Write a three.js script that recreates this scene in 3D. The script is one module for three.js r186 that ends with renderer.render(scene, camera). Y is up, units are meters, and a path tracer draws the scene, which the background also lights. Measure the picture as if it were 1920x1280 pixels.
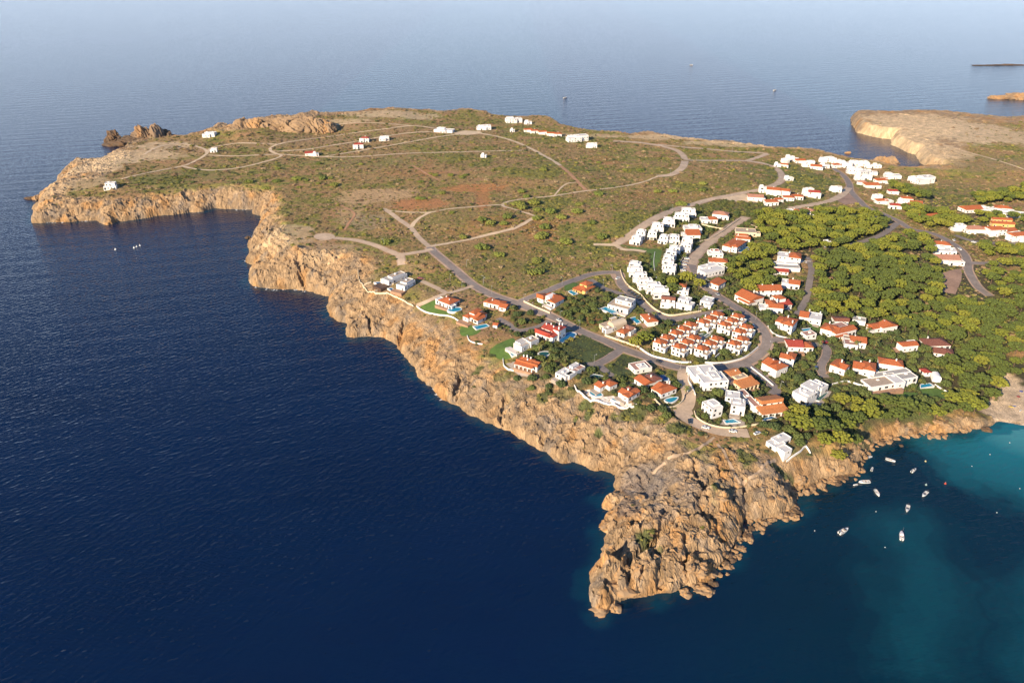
import * as THREE from 'three';
import { mergeGeometries } from 'three/addons/utils/BufferGeometryUtils.js';

// ------------------------------------------------------------------ camera, sky, sun, exposure
const PW = 1920, PH = 1280, FPX = 1400, EYE = 255, PITCH = Math.atan((640 + 100) / 1400);
const scene = new THREE.Scene();
const camera = new THREE.PerspectiveCamera(2 * Math.atan(PH / 2 / FPX) * 180 / Math.PI, PW / PH, 1, 60000);
camera.position.set(0, EYE, 0);
camera.rotation.set(-PITCH, 0, 0);
camera.updateMatrixWorld(true);

const renderer = new THREE.WebGLRenderer({ antialias: true });
renderer.toneMapping = THREE.LinearToneMapping;
renderer.toneMappingExposure = 1.74;
renderer.shadowMap.enabled = true;

// low warm sun behind the camera's left shoulder
const SUN_EL = 23 * Math.PI / 180, SUN_TRAVEL = new THREE.Vector2(0.62, -0.785).normalize();
const toSun = new THREE.Vector3(-SUN_TRAVEL.x * Math.cos(SUN_EL), Math.sin(SUN_EL), -SUN_TRAVEL.y * Math.cos(SUN_EL));
// clear evening air: deep blue overhead, pale and bright towards the horizon all the way round
{
  const W = 512, Hh = 256, d = new Float32Array(W * Hh * 4);
  for (let j = 0; j < Hh; j++) for (let i = 0; i < W; i++) {
    const el = ((j + .5) / Hh - .5) * Math.PI, az = ((i + .5) / W - .5) * 2 * Math.PI, dir = [Math.cos(el) * Math.cos(az), Math.sin(el), Math.cos(el) * Math.sin(az)];
    const cosS = dir[0] * toSun.x + dir[1] * toSun.y + dir[2] * toSun.z, e = Math.max(0, el) * 180 / Math.PI, t = 1 - Math.exp(-e / 9), o = (j * W + i) * 4, m = 0.92 + 0.10 * cosS * cosS + 0.25 * Math.pow(Math.max(0, cosS), 8);
    d[o] = (0.88 * (1 - t) + 0.030 * t) * m; d[o + 1] = (1.04 * (1 - t) + 0.100 * t) * m; d[o + 2] = (1.22 * (1 - t) + 0.27 * t) * m; d[o + 3] = 1;
  }
  const sky = new THREE.DataTexture(d, W, Hh, THREE.RGBAFormat, THREE.FloatType); sky.mapping = THREE.EquirectangularReflectionMapping; sky.magFilter = THREE.LinearFilter; sky.needsUpdate = true;
  scene.background = sky; scene.environment = sky;
}
const sun = new THREE.DirectionalLight(new THREE.Color(1.0, 0.825, 0.60), 5.0);
sun.name = 'sun'; sun.position.copy(toSun).multiplyScalar(1500).add(new THREE.Vector3(150, 0, -700)); sun.target.position.set(150, 0, -700);
sun.castShadow = true; sun.shadow.mapSize.set(4096, 4096);
Object.assign(sun.shadow.camera, { left: -900, right: 900, top: 700, bottom: -700, near: 10, far: 4000 });
scene.add(sun, sun.target);

scene.fog = new THREE.FogExp2(new THREE.Color(0.80, 0.90, 1.0), 0.000012);

// ------------------------------------------------------------------ small helpers
let seedState = 12345;
const seed = s => { seedState = s >>> 0; };
function rnd() { seedState = (seedState + 0x6D2B79F5) >>> 0; let t = seedState; t = Math.imul(t ^ t >>> 15, t | 1); t ^= t + Math.imul(t ^ t >>> 7, t | 61); return ((t ^ t >>> 14) >>> 0) / 4294967296; }
const rr = (a, b) => a + (b - a) * rnd();
const clamp = (x, a = 0, b = 1) => x < a ? a : x > b ? b : x;
const lerp = (a, b, t) => a + (b - a) * t;
const sstep = (a, b, x) => { const t = clamp((x - a) / (b - a)); return t * t * (3 - 2 * t); };
function hash(i, j, k = 0) { let h = Math.imul(i | 0, 374761393) ^ Math.imul(j | 0, 668265263) ^ Math.imul(k | 0, 2147483647 ^ 0x5bd1e995); h = Math.imul(h ^ h >>> 13, 1274126177); h ^= h >>> 16; h = Math.imul(h, 2246822519); h ^= h >>> 13; return (h >>> 0) / 4294967296; }
function vnoise(x, y, k = 0) { const i = Math.floor(x), j = Math.floor(y); let a = x - i, b = y - j; a = a * a * a * (a * (a * 6 - 15) + 10); b = b * b * b * (b * (b * 6 - 15) + 10); const p = hash(i, j, k), q = hash(i + 1, j, k), r = hash(i, j + 1, k), s = hash(i + 1, j + 1, k); return (p + (q - p) * a + (r - p) * b + (p - q - r + s) * a * b) * 2 - 1; }
function fbm(x, y, o, k = 0) { let s = 0, a = 0.5, n = 0; for (let i = 0; i < o; i++) { s += a * vnoise(x, y, k + i); n += a; const t = x * 1.6 + y * 1.2; y = y * 1.6 - x * 1.2; x = t; a *= 0.5; } return s / n; }
const cellOut = { v: 0, id: 0, edge: 0 };
function blocks(x, y, k, tilt) {            // fractured rock: each cell a tilted facet of its own
  const i0 = Math.floor(x), j0 = Math.floor(y); let d1 = 9, d2 = 9, bi = 0, bj = 0, bx = 0, by = 0;
  for (let i = i0 - 1; i <= i0 + 1; i++) for (let j = j0 - 1; j <= j0 + 1; j++) {
    const px = i + 0.12 + 0.76 * hash(i, j, k), py = j + 0.12 + 0.76 * hash(i, j, k + 7), d = (px - x) ** 2 + (py - y) ** 2;
    if (d < d1) { d2 = d1; d1 = d; bi = i; bj = j; bx = x - px; by = y - py; } else if (d < d2) d2 = d;
  }
  const e = Math.sqrt(d2) - Math.sqrt(d1), id = hash(bi, bj, k + 13);
  cellOut.id = id; cellOut.edge = e;
  return (id - 0.5) + ((hash(bi, bj, k + 17) - 0.5) * bx + (hash(bi, bj, k + 19) - 0.5) * by) * tilt - 0.42 * (1 - sstep(0, 0.12, e)) - 0.06 * d1;
}
// a photograph pixel gives a direction; the distance comes from the level or the ground it meets
const RIGHT = new THREE.Vector3(1, 0, 0), UPV = new THREE.Vector3(0, Math.cos(PITCH), -Math.sin(PITCH)), FWD = new THREE.Vector3(0, -Math.sin(PITCH), -Math.cos(PITCH));
const rayOf = (u, v) => FWD.clone().addScaledVector(RIGHT, (u - PW / 2) / FPX).addScaledVector(UPV, (PH / 2 - v) / FPX);
function atLevel(u, v, y = 0) { const r = rayOf(u, v), t = (y - EYE) / r.y; return new THREE.Vector3(r.x * t, y, r.z * t); }

// ------------------------------------------------------------------ the coast
// waterline followed pixel by pixel where it shows; on the far side the skyline of the land at its own height
const nearWest = [[1152,1142],[1134,1152],[1108,1129],[1110,1119],[1121,1110],[1114,1091],[1121,1080],[1142,1064],[1134,1045],[1129,1026],[1137,1007],[1133,982],[1145,961],[1129,955],[1130,947],[1148,933],[1163,921],[1153,909],[1151,892],[1127,882],[1090,880],[1078,873],[1038,855],[1028,840],[1010,837],[986,827],[968,808],[944,803],[921,798],[900,785],[877,772],[846,756],[825,741],[815,728],[796,717],[781,704],[778,686],[757,662],[744,649],[733,642],[710,630],[690,628],[667,633],[650,632],[648,625],[653,617],[662,612],[650,607],[630,600],[619,591],[613,580],[619,572],[621,558],[613,553],[592,550],[573,545],[548,543],[521,543],[489,539],[466,532],[472,520],[475,504],[470,496],[462,489],[478,469],[468,464],[481,452],[467,447],[480,440],[493,423],[490,407],[473,402],[480,394],[443,393],[403,390],[377,397],[320,402],[277,407],[247,412],[200,420],[180,414],[130,416],[87,417],[63,418],[60,410],[67,390],[70,376],[80,364],[107,355],[105,342],[117,326]];
const farNorth = [[133,303,6],[160,300,8],[180,306,6],[200,293,8],[233,277,8],[267,270,8],[310,264,8],[353,263,8],[383,256,9],[415,250,8],[436,247,12],[440,238,24],[450,227,27],[500,217,27],[550,214,27],[572,213,22],[590,224,8],[606,230,8],[660,224,12],[680,209,20],[750,204,20],[800,209,18],[827,215,15],[867,216,8],[900,217,10],[947,223,12],[1000,221,12],[1033,224,10],[1043,230,8],[1060,242,8],[1100,248,10],[1180,254,10],[1200,250,11],[1220,250,11],[1267,257,11],[1327,267,10],[1363,266,9],[1407,273,8],[1450,281,6],[1493,281,6],[1525,283,5],[1544,291,3],[1590,302,2],[1630,307,2],[1660,314,1.5],[1706,322,1],[1763,324,0]];
const inlet = [[1763,318],[1738,312],[1725,304],[1720,291],[1703,286],[1687,277],[1672,271],[1673,261],[1652,259],[1630,254],[1606,248],[1604,240],[1598,234],[1596,222]];
const farEast = [[1600,211,10],[1665,208,15],[1720,203,17],[1774,207,15],[1795,212,13],[1828,216,12],[1860,225,8],[1882,228,6],[1925,226,6]];
const cove = [[1922,798],[1877,791],[1846,797],[1838,804],[1820,804],[1770,808],[1762,815],[1733,812],[1694,814],[1677,821],[1654,824],[1632,838],[1618,857],[1601,880],[1606,893],[1578,897],[1542,905],[1522,918],[1491,922],[1486,936],[1492,950],[1467,969],[1440,973],[1413,977],[1412,993],[1389,1007],[1375,1034],[1366,1055],[1340,1071],[1313,1086],[1290,1098],[1270,1110],[1242,1119],[1215,1119],[1188,1112],[1161,1124]];
const away = p => { const l = Math.hypot(p.x, p.z), k = 1 + 12 / l; p.x *= k; p.z *= k; return p; };
const coast = [
  ...nearWest.map(p => atLevel(p[0], p[1])), ...farNorth.map(p => away(atLevel(...p))),
  ...inlet.map(p => atLevel(p[0], p[1])), ...farEast.map(p => away(atLevel(...p))),
  ...[[1000, -1140], [1100, -1130], [1100, -260], [560, -250], [420, -300], [330, -365]].map(([x, z]) => new THREE.Vector3(x, 0, z)),
  ...cove.map(p => atLevel(p[0], p[1]))];

const SX0 = -620, SX1 = 1110, SZ0 = -1460, SZ1 = -190, SS = 2.5, SNX = Math.ceil((SX1 - SX0) / SS) + 1, SNZ = Math.ceil((SZ1 - SZ0) / SS) + 1;
const sdGrid = new Float32Array(SNX * SNZ);
{
  const n = coast.length, ax = new Float64Array(n), az = new Float64Array(n);
  coast.forEach((p, i) => { ax[i] = p.x; az[i] = p.z; });
  for (let j = 0; j < SNZ; j++) for (let i = 0; i < SNX; i++) {
    const x = SX0 + i * SS, z = SZ0 + j * SS; let best = 1e12, ins = false;
    for (let a = n - 1, b = 0; b < n; a = b++) {
      const ex = ax[b] - ax[a], ez = az[b] - az[a], px = x - ax[a], pz = z - az[a];
      let t = (px * ex + pz * ez) / (ex * ex + ez * ez); t = t < 0 ? 0 : t > 1 ? 1 : t;
      const qx = px - ex * t, qz = pz - ez * t, d = qx * qx + qz * qz; if (d < best) best = d;
      if ((az[a] > z) !== (az[b] > z) && x < ex * (z - az[a]) / ez + ax[a]) ins = !ins;
    }
    sdGrid[j * SNX + i] = ins ? Math.sqrt(best) : -Math.sqrt(best);
  }
}
function bil(grid, nx, nz, fx, fz) { const i = clamp(Math.floor(fx), 0, nx - 2), j = clamp(Math.floor(fz), 0, nz - 2), a = clamp(fx - i), b = clamp(fz - j), o = j * nx + i; return (grid[o] * (1 - a) + grid[o + 1] * a) * (1 - b) + (grid[o + nx] * (1 - a) + grid[o + nx + 1] * a) * b; }
const sdAt = (x, z) => bil(sdGrid, SNX, SNZ, (x - SX0) / SS, (z - SZ0) / SS);

// ground surveyed at spots: [u, v, level of the plateau, metres over which the coast rises to it, metres of bare rock, roughness of the rock]
const survey = [[1180,1085,15,10,90,1.1],[1150,1040,13,8,90,1.1],[1220,1030,14,12,90,1.1],[1195,925,5,14,80,0.5],[1260,990,14,22,90,1.2],[1330,920,16,26,60,1.1],[1370,850,17,28,40,0.9],[1440,900,15,18,30,1.0],[1250,800,21,46,46,0.9],[1130,850,19,46,62,0.95],[1060,790,20,46,50,1.0],[980,740,21,46,50,1],[880,680,22,48,50,1],[780,620,22,46,48,1],[680,560,23,42,44,1],[600,510,23,40,44,1],[520,480,23,34,46,1],[540,420,24,32,34,1],[470,385,23,24,20,.9],[400,370,22,26,19,.9],[250,375,19,30,26,1],[120,385,14,24,45,1],[80,395,11,14,40,1],[180,320,15,25,70,.7],[230,300,15,25,70,.6],[300,280,16,22,30,.5],[340,272,15,20,22,.6],[400,270,15,18,12,.6],[500,226,28,7,60,.9],[548,222,28,7,60,.9],[540,245,17,8,10,.5],[460,240,24,6,40,.9],[600,250,15,10,10,.5],[740,214,25,13,40,.55],[690,216,24,12,30,.55],[800,217,21,12,26,.5],[880,230,18,12,12,.5],[1000,235,15,12,10,.5],[1120,260,14,12,8,.5],[1230,258,13,10,30,.5],[1300,268,13,10,26,.5],[1400,278,10,10,22,.5],[1480,290,8,10,12,.4],[1600,312,5,8,5,.3],[1700,328,3.5,10,4,.3],[1770,335,3.5,14,5,.3],[1640,235,15,9,170,.28],[1720,240,17,9,170,.28],[1690,265,14,8,90,.35],[1740,290,13,8,45,.4],[1770,310,10,8,30,.4],[1850,260,16,9,60,.25],[1900,300,14,10,20,.25],
  [250,340,20,26,18,.5],[700,330,25,30,20,.5],[900,400,30,30,20,.5],[1000,330,28,30,10,.5],[1150,400,30,30,10,.5],[1300,330,22,20,10,.5],[1400,370,20,20,10,.5],[800,470,28,40,45,.5],[1050,550,28,40,45,.5],[1250,500,27,30,30,.5],[1000,640,25,46,50,.8],[1100,730,23,46,46,.8],[1200,740,23,46,46,.8],[1400,600,26,20,10,.5],[1550,520,23,20,8,.5],[1700,480,18,20,5,.5],[1850,430,14,20,5,.5],[1850,600,14,20,5,.5],[1700,650,18,20,6,.5],[1600,700,19,20,8,.5],[1800,690,11,20,5,.5],[1900,735,3,45,0,.1],[1890,775,1.5,40,0,.1],[815,579,23,46,30,.2],[845,588,23,46,30,.2],[885,621,22.5,46,30,.2],[938,660,22.5,46,32,.2],[985,692,22.5,46,38,.25],[740,545,23,42,34,.3],[1466,834,17.5,14,8,.4],[1478,850,16.5,14,9,.6],[1300,720,23,30,30,.6],[1450,780,19,24,12,.7],[1540,820,16,15,7,.8],[1600,800,14,14,5,.7],[1650,800,13,14,4.5,.6],[1700,780,12,15,4.5,.6],[1800,775,9,14,4.5,.6],[1850,780,5,12,6,.7]]
  .map(s => { const p = atLevel(s[0], s[1], s[2]); return [p.x, p.z, ...s.slice(2)]; });
const FS = 8, FNX = Math.ceil((SX1 - SX0) / FS) + 1, FNZ = Math.ceil((SZ1 - SZ0) / FS) + 1;
const fields = [0, 1, 2, 3].map(() => new Float32Array(FNX * FNZ));
for (let j = 0; j < FNZ; j++) for (let i = 0; i < FNX; i++) {
  const x = SX0 + i * FS, z = SZ0 + j * FS; let w = 0, a = 0, b = 0, c = 0, e = 0;
  for (const s of survey) { const q = 1 / ((((x - s[0]) ** 2 + (z - s[1]) ** 2) + 60) ** 1.5); w += q; a += q * s[2]; b += q * s[3]; c += q * s[4]; e += q * s[5]; }
  const o = j * FNX + i; fields[0][o] = a / w; fields[1][o] = b / w; fields[2][o] = c / w; fields[3][o] = e / w;
}
const fieldAt = (k, x, z) => bil(fields[k], FNX, FNZ, (x - SX0) / FS, (z - SZ0) / FS);

// the land's level without its rock relief, then the rock
function levelAt(x, z) {
  const d = sdAt(x, z); if (d < -12) return -6;
  const P = fieldAt(0, x, z), W = fieldAt(1, x, z), t = clamp(d / W);
  return d < 0 ? d * 0.7 : P * (0.15 * sstep(0, 2.5, d) + 0.85 * (1 - (1 - t) ** 1.4));
}
// clefts that split the near headland: [u, v, u, v, width, depth]
const clefts = [[1186,1040,1228,1006,2.6,5],[1228,1006,1268,978,2.4,5],[1268,978,1312,966,2,3.5],[1286,1002,1290,1058,1.8,3],[1234,1030,1250,1090,1.8,3.5],[1330,958,1352,990,1.6,2.5],[1300,880,1322,940,2,3],[1205,1060,1192,1095,2,4],[1148,1075,1180,1050,3,5],[1395,905,1410,960,2,3],[930,790,950,745,3,4],[862,700,846,745,3,4],[745,640,758,600,3,4],[560,500,575,535,3,4],[690,590,705,625,2.4,4],[1020,800,1000,830,2.4,4]].map(c => { const a = atLevel(c[0], c[1], 12), b = atLevel(c[2], c[3], 12); return { ax: a.x, az: a.z, ex: b.x - a.x, ez: b.z - a.z, w: c[4], d: c[5] }; });
const info = { d: 0, rock: 0, id: 0, id2: 0, edge: 1 };
function groundAt(x, z) {
  const R = fieldAt(2, x, z), A = fieldAt(3, x, z), d0 = sdAt(x, z);
  if (d0 < -14) { info.d = d0; info.rock = 1; return -6; }
  const near = clamp((R - d0) / 12 + 0.8);
  let wx = x, wz = z;
  if (near > 0.02) { const n = near * A * 3.2; wx += fbm(x / 13, z / 13, 3, 1) * n * 1.6; wz += fbm(x / 13, z / 13, 3, 5) * n * 1.6; }
  const d = sdAt(wx, wz), P = fieldAt(0, x, z), W = fieldAt(1, x, z), t = clamp(d / W);
  let h = d < 0 ? d * 0.8 : P * (0.15 * sstep(0, 2.5, d) + 0.85 * (1 - (1 - t) ** 1.4));
  const ragged = fbm(x / 22, z / 22, 4, 21) * 0.55 + fbm(x / 6, z / 6, 2, 25) * 0.25;
  const rock = 1 - sstep(R * 0.72 - 1, R * 1.1 + 1, d + ragged * (R * 0.45 + 2));
  info.d = d; info.rock = rock;
  if (rock > 0.01 && d > -10) {
    const s = A * rock * sstep(-4, 5.5, d);
    if (d > 0) { const st = h / 3.4 + fbm(x / 16, z / 16, 2, 65) * 1.1 + (x * .5 - z * .35) / 46, fl = Math.floor(st), fr = st - fl; h += (fl + sstep(.5, 1, fr) - st + .25) * 3.4 * .75 * Math.min(1, A) * rock * sstep(0, 4, d); }   // bedding: ledges and risers
    const c = 0.62, q = 0.785, ux = x * c + z * q, uz = (-x * q + z * c) * 0.62;                  // beds run across the headland
    const b1 = blocks(ux / 9, uz / 9, 31, 1.6), b2 = blocks(ux / 3.6 + b1, uz / 3.6, 41, 1.3); info.id = cellOut.id; info.edge = cellOut.edge;
    const b3 = blocks(ux / 1.7, uz / 1.7, 51, 1.0); info.id2 = cellOut.id;
    const rid = 1 - Math.abs(fbm(x / 30, z / 30, 3, 61)) * 2.4;
    h += s * (b1 * lerp(1.5, 3.6, sstep(.95, 1.1, A)) + b2 * 1.7 + b3 * 0.95 + rid * 1.9 + fbm(x / 1.6, z / 1.6, 2, 71) * 0.3);
    for (const c of clefts) { let px = x - c.ax, pz = z - c.az, t = clamp((px * c.ex + pz * c.ez) / (c.ex * c.ex + c.ez * c.ez)); px -= c.ex * t; pz -= c.ez * t; const q = px * px + pz * pz; if (q < 60) h -= c.d * (1 - sstep(c.w * .35, c.w, Math.sqrt(q) + fbm(x / 4, z / 4, 2, 77) * 1.6)) * sstep(0, 3, d); }
  } else h += fbm(x / 9, z / 9, 2, 81) * 0.15;
  return h;
}
// ------------------------------------------------------------------ ground sheet
function steps(list) { const out = [list[0][0]]; for (let k = 0; k < list.length; k++) { const [a, b, s] = list[k], n = Math.round((b - a) / s); for (let i = 1; i <= n; i++) out.push(a + (b - a) * i / n); } return out; }
const GX = steps([[-600, -300, 1.7], [-300, -120, 1.1], [-120, 230, 0.75], [230, 420, 1.3], [420, 1080, 2.4]]);
const GZ = steps([[-1440, -1000, 2.4], [-1000, -760, 1.6], [-760, -560, 1.1], [-560, -222, 0.75], [-222, -205, 1.5]]);
const GNX = GX.length, GNZ = GZ.length;
const GH = new Float32Array(GNX * GNZ), GC = new Float32Array(GNX * GNZ * 3), GR = new Float32Array(GNX * GNZ), GD = new Float32Array(GNX * GNZ);

// patches of other ground: [u, v, half width px, half height px, kind, strength]
const patchList = [
  // red and tan bare soil in the scrub
  [690,368,60,16,'tan',.95],[745,362,42,10,'tan',.9],[790,383,46,9,'red',.9],[660,395,22,22,'tan',.8],[690,415,40,16,'rockpale',.8],[895,352,46,6,'red',.95],[905,372,12,16,'red',.85],[770,322,50,6,'red',.35],[960,415,70,8,'red',.5],[870,432,40,9,'red',.35],[1010,435,30,12,'red',.5],[980,470,40,12,'red',.5],[930,505,45,10,'red',.3],[1060,490,26,8,'red',.4],[1010,340,60,5,'tan',.5],[960,340,40,8,'red',.35],[800,310,8,18,'red',.3],[1130,300,26,7,'red',.5],[1330,335,50,6,'red',.25],[1270,370,60,10,'red',.3],[1190,370,26,6,'red',.4],[820,262,110,10,'brown',.6],[620,262,120,12,'brown',.6],[640,235,110,12,'brown',.8],[500,265,80,12,'brown',.5],[760,240,90,10,'brown',.7],[330,275,60,14,'brown',.6],[345,285,40,10,'tan',.45],[880,245,70,9,'brown',.7],[600,470,60,26,'brown',.8],[560,462,40,22,'tan',.4],[660,505,55,30,'brown',.85],[735,530,60,24,'brown',.7],[640,480,60,14,'brown',.5],[775,500,24,16,'tan',.6],[800,540,30,16,'brown',.4],[880,500,30,20,'brown',.5],[1118,545,26,16,'brown',.7],[1112,600,14,8,'red',1],[1107,580,12,7,'red',.7],[1150,535,14,10,'brown',.7],[860,545,50,10,'brown',.8],[830,555,40,12,'brown',.8],[905,615,30,18,'brown',.6],[1130,840,60,30,'rockpale',.2],
  [960,300,120,40,'green',.2],[880,440,120,40,'green',.15],[960,500,90,40,'green',.5],[1000,480,80,30,'green',.3],[1100,330,80,20,'green',.35],[1240,320,70,14,'green',.25],[1330,345,70,18,'green',.35],[1440,335,60,20,'green',.6],[1500,330,60,24,'grass',.8],[1530,345,40,22,'grass',.6],[1180,420,90,30,'green',.3],[1040,380,90,20,'green',.2],[720,450,60,10,'green',.6],[830,405,60,18,'green',.6],[800,480,50,16,'green',.5],[700,300,120,24,'brown',.3],[380,325,70,14,'green',.6],[290,335,60,10,'green',.7],[470,305,60,10,'green',.3],[1150,470,50,16,'green',.7],[1190,520,60,30,'green',.8],[1800,360,90,18,'green',.55],[1860,300,60,20,'green',.2],
  [250,292,70,12,'eastbare',.8],[185,314,50,12,'eastbare',.85],[305,274,60,8,'eastbare',.8],[140,345,40,14,'eastbare',.5],[215,300,60,8,'eastbare',.9],[560,240,70,7,'eastbare',.6],[740,213,90,7,'eastbare',.8],[640,228,60,6,'eastbare',.6],[1250,257,90,5,'eastbare',.75],[1370,271,80,5,'eastbare',.75],[1100,254,80,4,'eastbare',.5],[540,440,46,22,'eastbare',.6],[620,470,60,16,'eastbare',.35],
  // grass, gardens, sand
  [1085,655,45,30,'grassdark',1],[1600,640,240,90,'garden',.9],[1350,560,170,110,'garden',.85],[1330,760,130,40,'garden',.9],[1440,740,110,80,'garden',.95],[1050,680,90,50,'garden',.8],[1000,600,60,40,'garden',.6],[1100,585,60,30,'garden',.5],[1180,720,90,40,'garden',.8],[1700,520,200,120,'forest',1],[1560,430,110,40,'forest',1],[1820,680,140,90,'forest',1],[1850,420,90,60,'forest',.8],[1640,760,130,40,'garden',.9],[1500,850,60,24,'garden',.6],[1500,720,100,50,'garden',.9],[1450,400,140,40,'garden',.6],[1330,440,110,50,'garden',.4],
  [1905,735,34,48,'sand',1],[1880,772,44,24,'sand',1],[1910,765,50,34,'sand',1],[1925,770,30,30,'sand',1],[1740,235,150,26,'eastbare',.95],[1830,248,110,22,'eastbare',.85],[1770,285,70,22,'eastbare',.8],[1700,270,80,30,'eastbare',.9],[1850,308,90,16,'eastscrub',.7],
  [1208,915,48,30,'greytone',.85],[1255,900,40,22,'greytone',.7],[1290,930,30,24,'greytone',.5],[1180,955,26,22,'greytone',.6],[1240,960,30,16,'greytone',.5],  // greyer tone over the gully of the near headland
  // green pockets on the rocks by the village
  [1017,750,12,14,'shrub',1],[1030,730,9,14,'shrub',.8],[945,705,22,9,'shrub',.8],[1098,762,16,10,'shrub',1],[1104,780,12,12,'shrub',1],[1122,814,9,7,'shrub',1],[1190,775,30,16,'shrub',1],[1080,785,6,6,'shrub',1],[1150,785,6,8,'shrub',.9],[1206,1000,16,13,'shrub',1],[1336,917,7,11,'shrub',1],[1398,860,18,16,'shrub',1],[1278,803,28,12,'shrub',1],[1240,790,22,9,'shrub',.8],[1465,882,22,10,'shrub',.9],[1360,880,8,6,'shrub',.8],[895,690,12,8,'shrub',.9],[1060,740,30,12,'shrub',.7],[1240,1020,9,6,'shrub',.7],[1590,810,60,20,'shrub',.7],[1700,762,70,16,'grass',.8],[1690,780,90,16,'shrub',.7],[1178,560,60,22,'garden',.5]
];
const patches = patchList.map(([u, v, a, b, kind, s]) => { const y = levelGuess(u, v), c = y, p = hitLevel(u - a, v), q = hitLevel(u + a, v), n = hitLevel(u, v + b), f = hitLevel(u, v - b); return { x: c.x, z: c.z, a: (kind === 'red' ? 1.3 : 1) * Math.max(1.5, Math.abs(q.x - p.x) / 2), b: (kind === 'red' ? 1.3 : 1) * Math.max(1.5, Math.abs(f.z - n.z) / 2), kind, s }; });
function hitLevel(u, v) { const r = rayOf(u, v); let t = (40 - EYE) / r.y, prev = t; for (; t < 4000; t += Math.max(1.2, t * 0.004)) { if (EYE + r.y * t < levelAt(r.x * t, r.z * t) || EYE + r.y * t < 0) break; prev = t; } for (let i = 0; i < 12; i++) { const m = (t + prev) / 2; if (EYE + r.y * m < Math.max(0, levelAt(r.x * m, r.z * m))) t = m; else prev = m; } return new THREE.Vector3(r.x * t, EYE + r.y * t, r.z * t); }
function levelGuess(u, v) { return hitLevel(u, v); }
const kinds = { red: [.56, .225, .075], tan: [.60, .39, .20], brown: [.40, .255, .13], rockpale: [.46, .33, .20], green: [.185, .19, .042], grass: [.16, .195, .045], grassdark: [.05, .07, .02], garden: [.095, .095, .04], forest: [.05, .048, .024], sand: [.72, .54, .36], greytone: [.255, .21, .175], eastbare: [.72, .525, .31], eastscrub: [.30, .225, .105], shrub: [.085, .105, .028] };  // forest: ground colour darkened to stand in for shade under the crowns
const patchCells = new Map();
for (const p of patches) for (let i = Math.floor((p.x - p.a * 1.6) / 40); i <= Math.floor((p.x + p.a * 1.6) / 40); i++) for (let j = Math.floor((p.z - p.b * 1.6) / 40); j <= Math.floor((p.z + p.b * 1.6) / 40); j++) { const k = i * 1000 + j; if (!patchCells.has(k)) patchCells.set(k, []); patchCells.get(k).push(p); }
function patchAt(p, x, z, jag) { const e = Math.hypot((x - p.x) / p.a, (z - p.z) / p.b); return e > 1.6 ? 0 : p.s * (1 - sstep(0.75, 1.1, e + jag)); }
const scrubTone = new THREE.Color();
function scrubColour(x, z, out) {
  const a = fbm(x / 38, z / 38, 3, 101), b = fbm(x / 8, z / 5, 3, 111), c = fbm(x / 1.8, z / 1.8, 2, 121), w = fbm(x / 90, z / 90, 2, 126);
  let r = .43, g = .27, bl = .10;                                                         // dry heath
  const gr = sstep(-0.12, 0.26, a * 0.9 + b * 0.7 + w * 0.4); r = lerp(r, .285, gr); g = lerp(g, .255, gr); bl = lerp(bl, .052, gr);
  const dk = sstep(0.12, 0.4, fbm(x / 4.2 + 31, z / 3.2, 3, 137)); r = lerp(r, .11, dk * .6); g = lerp(g, .125, dk * .6); bl = lerp(bl, .032, dk * .6);
  const so = sstep(0.30, 0.52, fbm(x / 34 + 9, z / 26, 3, 131) + b * 0.4); r = lerp(r, .46, so * .85); g = lerp(g, .25, so * .85); bl = lerp(bl, .115, so * .85);
  const m = 1 + c * 0.3 + b * 0.15; out[0] = r * m; out[1] = g * m; out[2] = bl * m;
}
const colr = [0, 0, 0];
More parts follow.
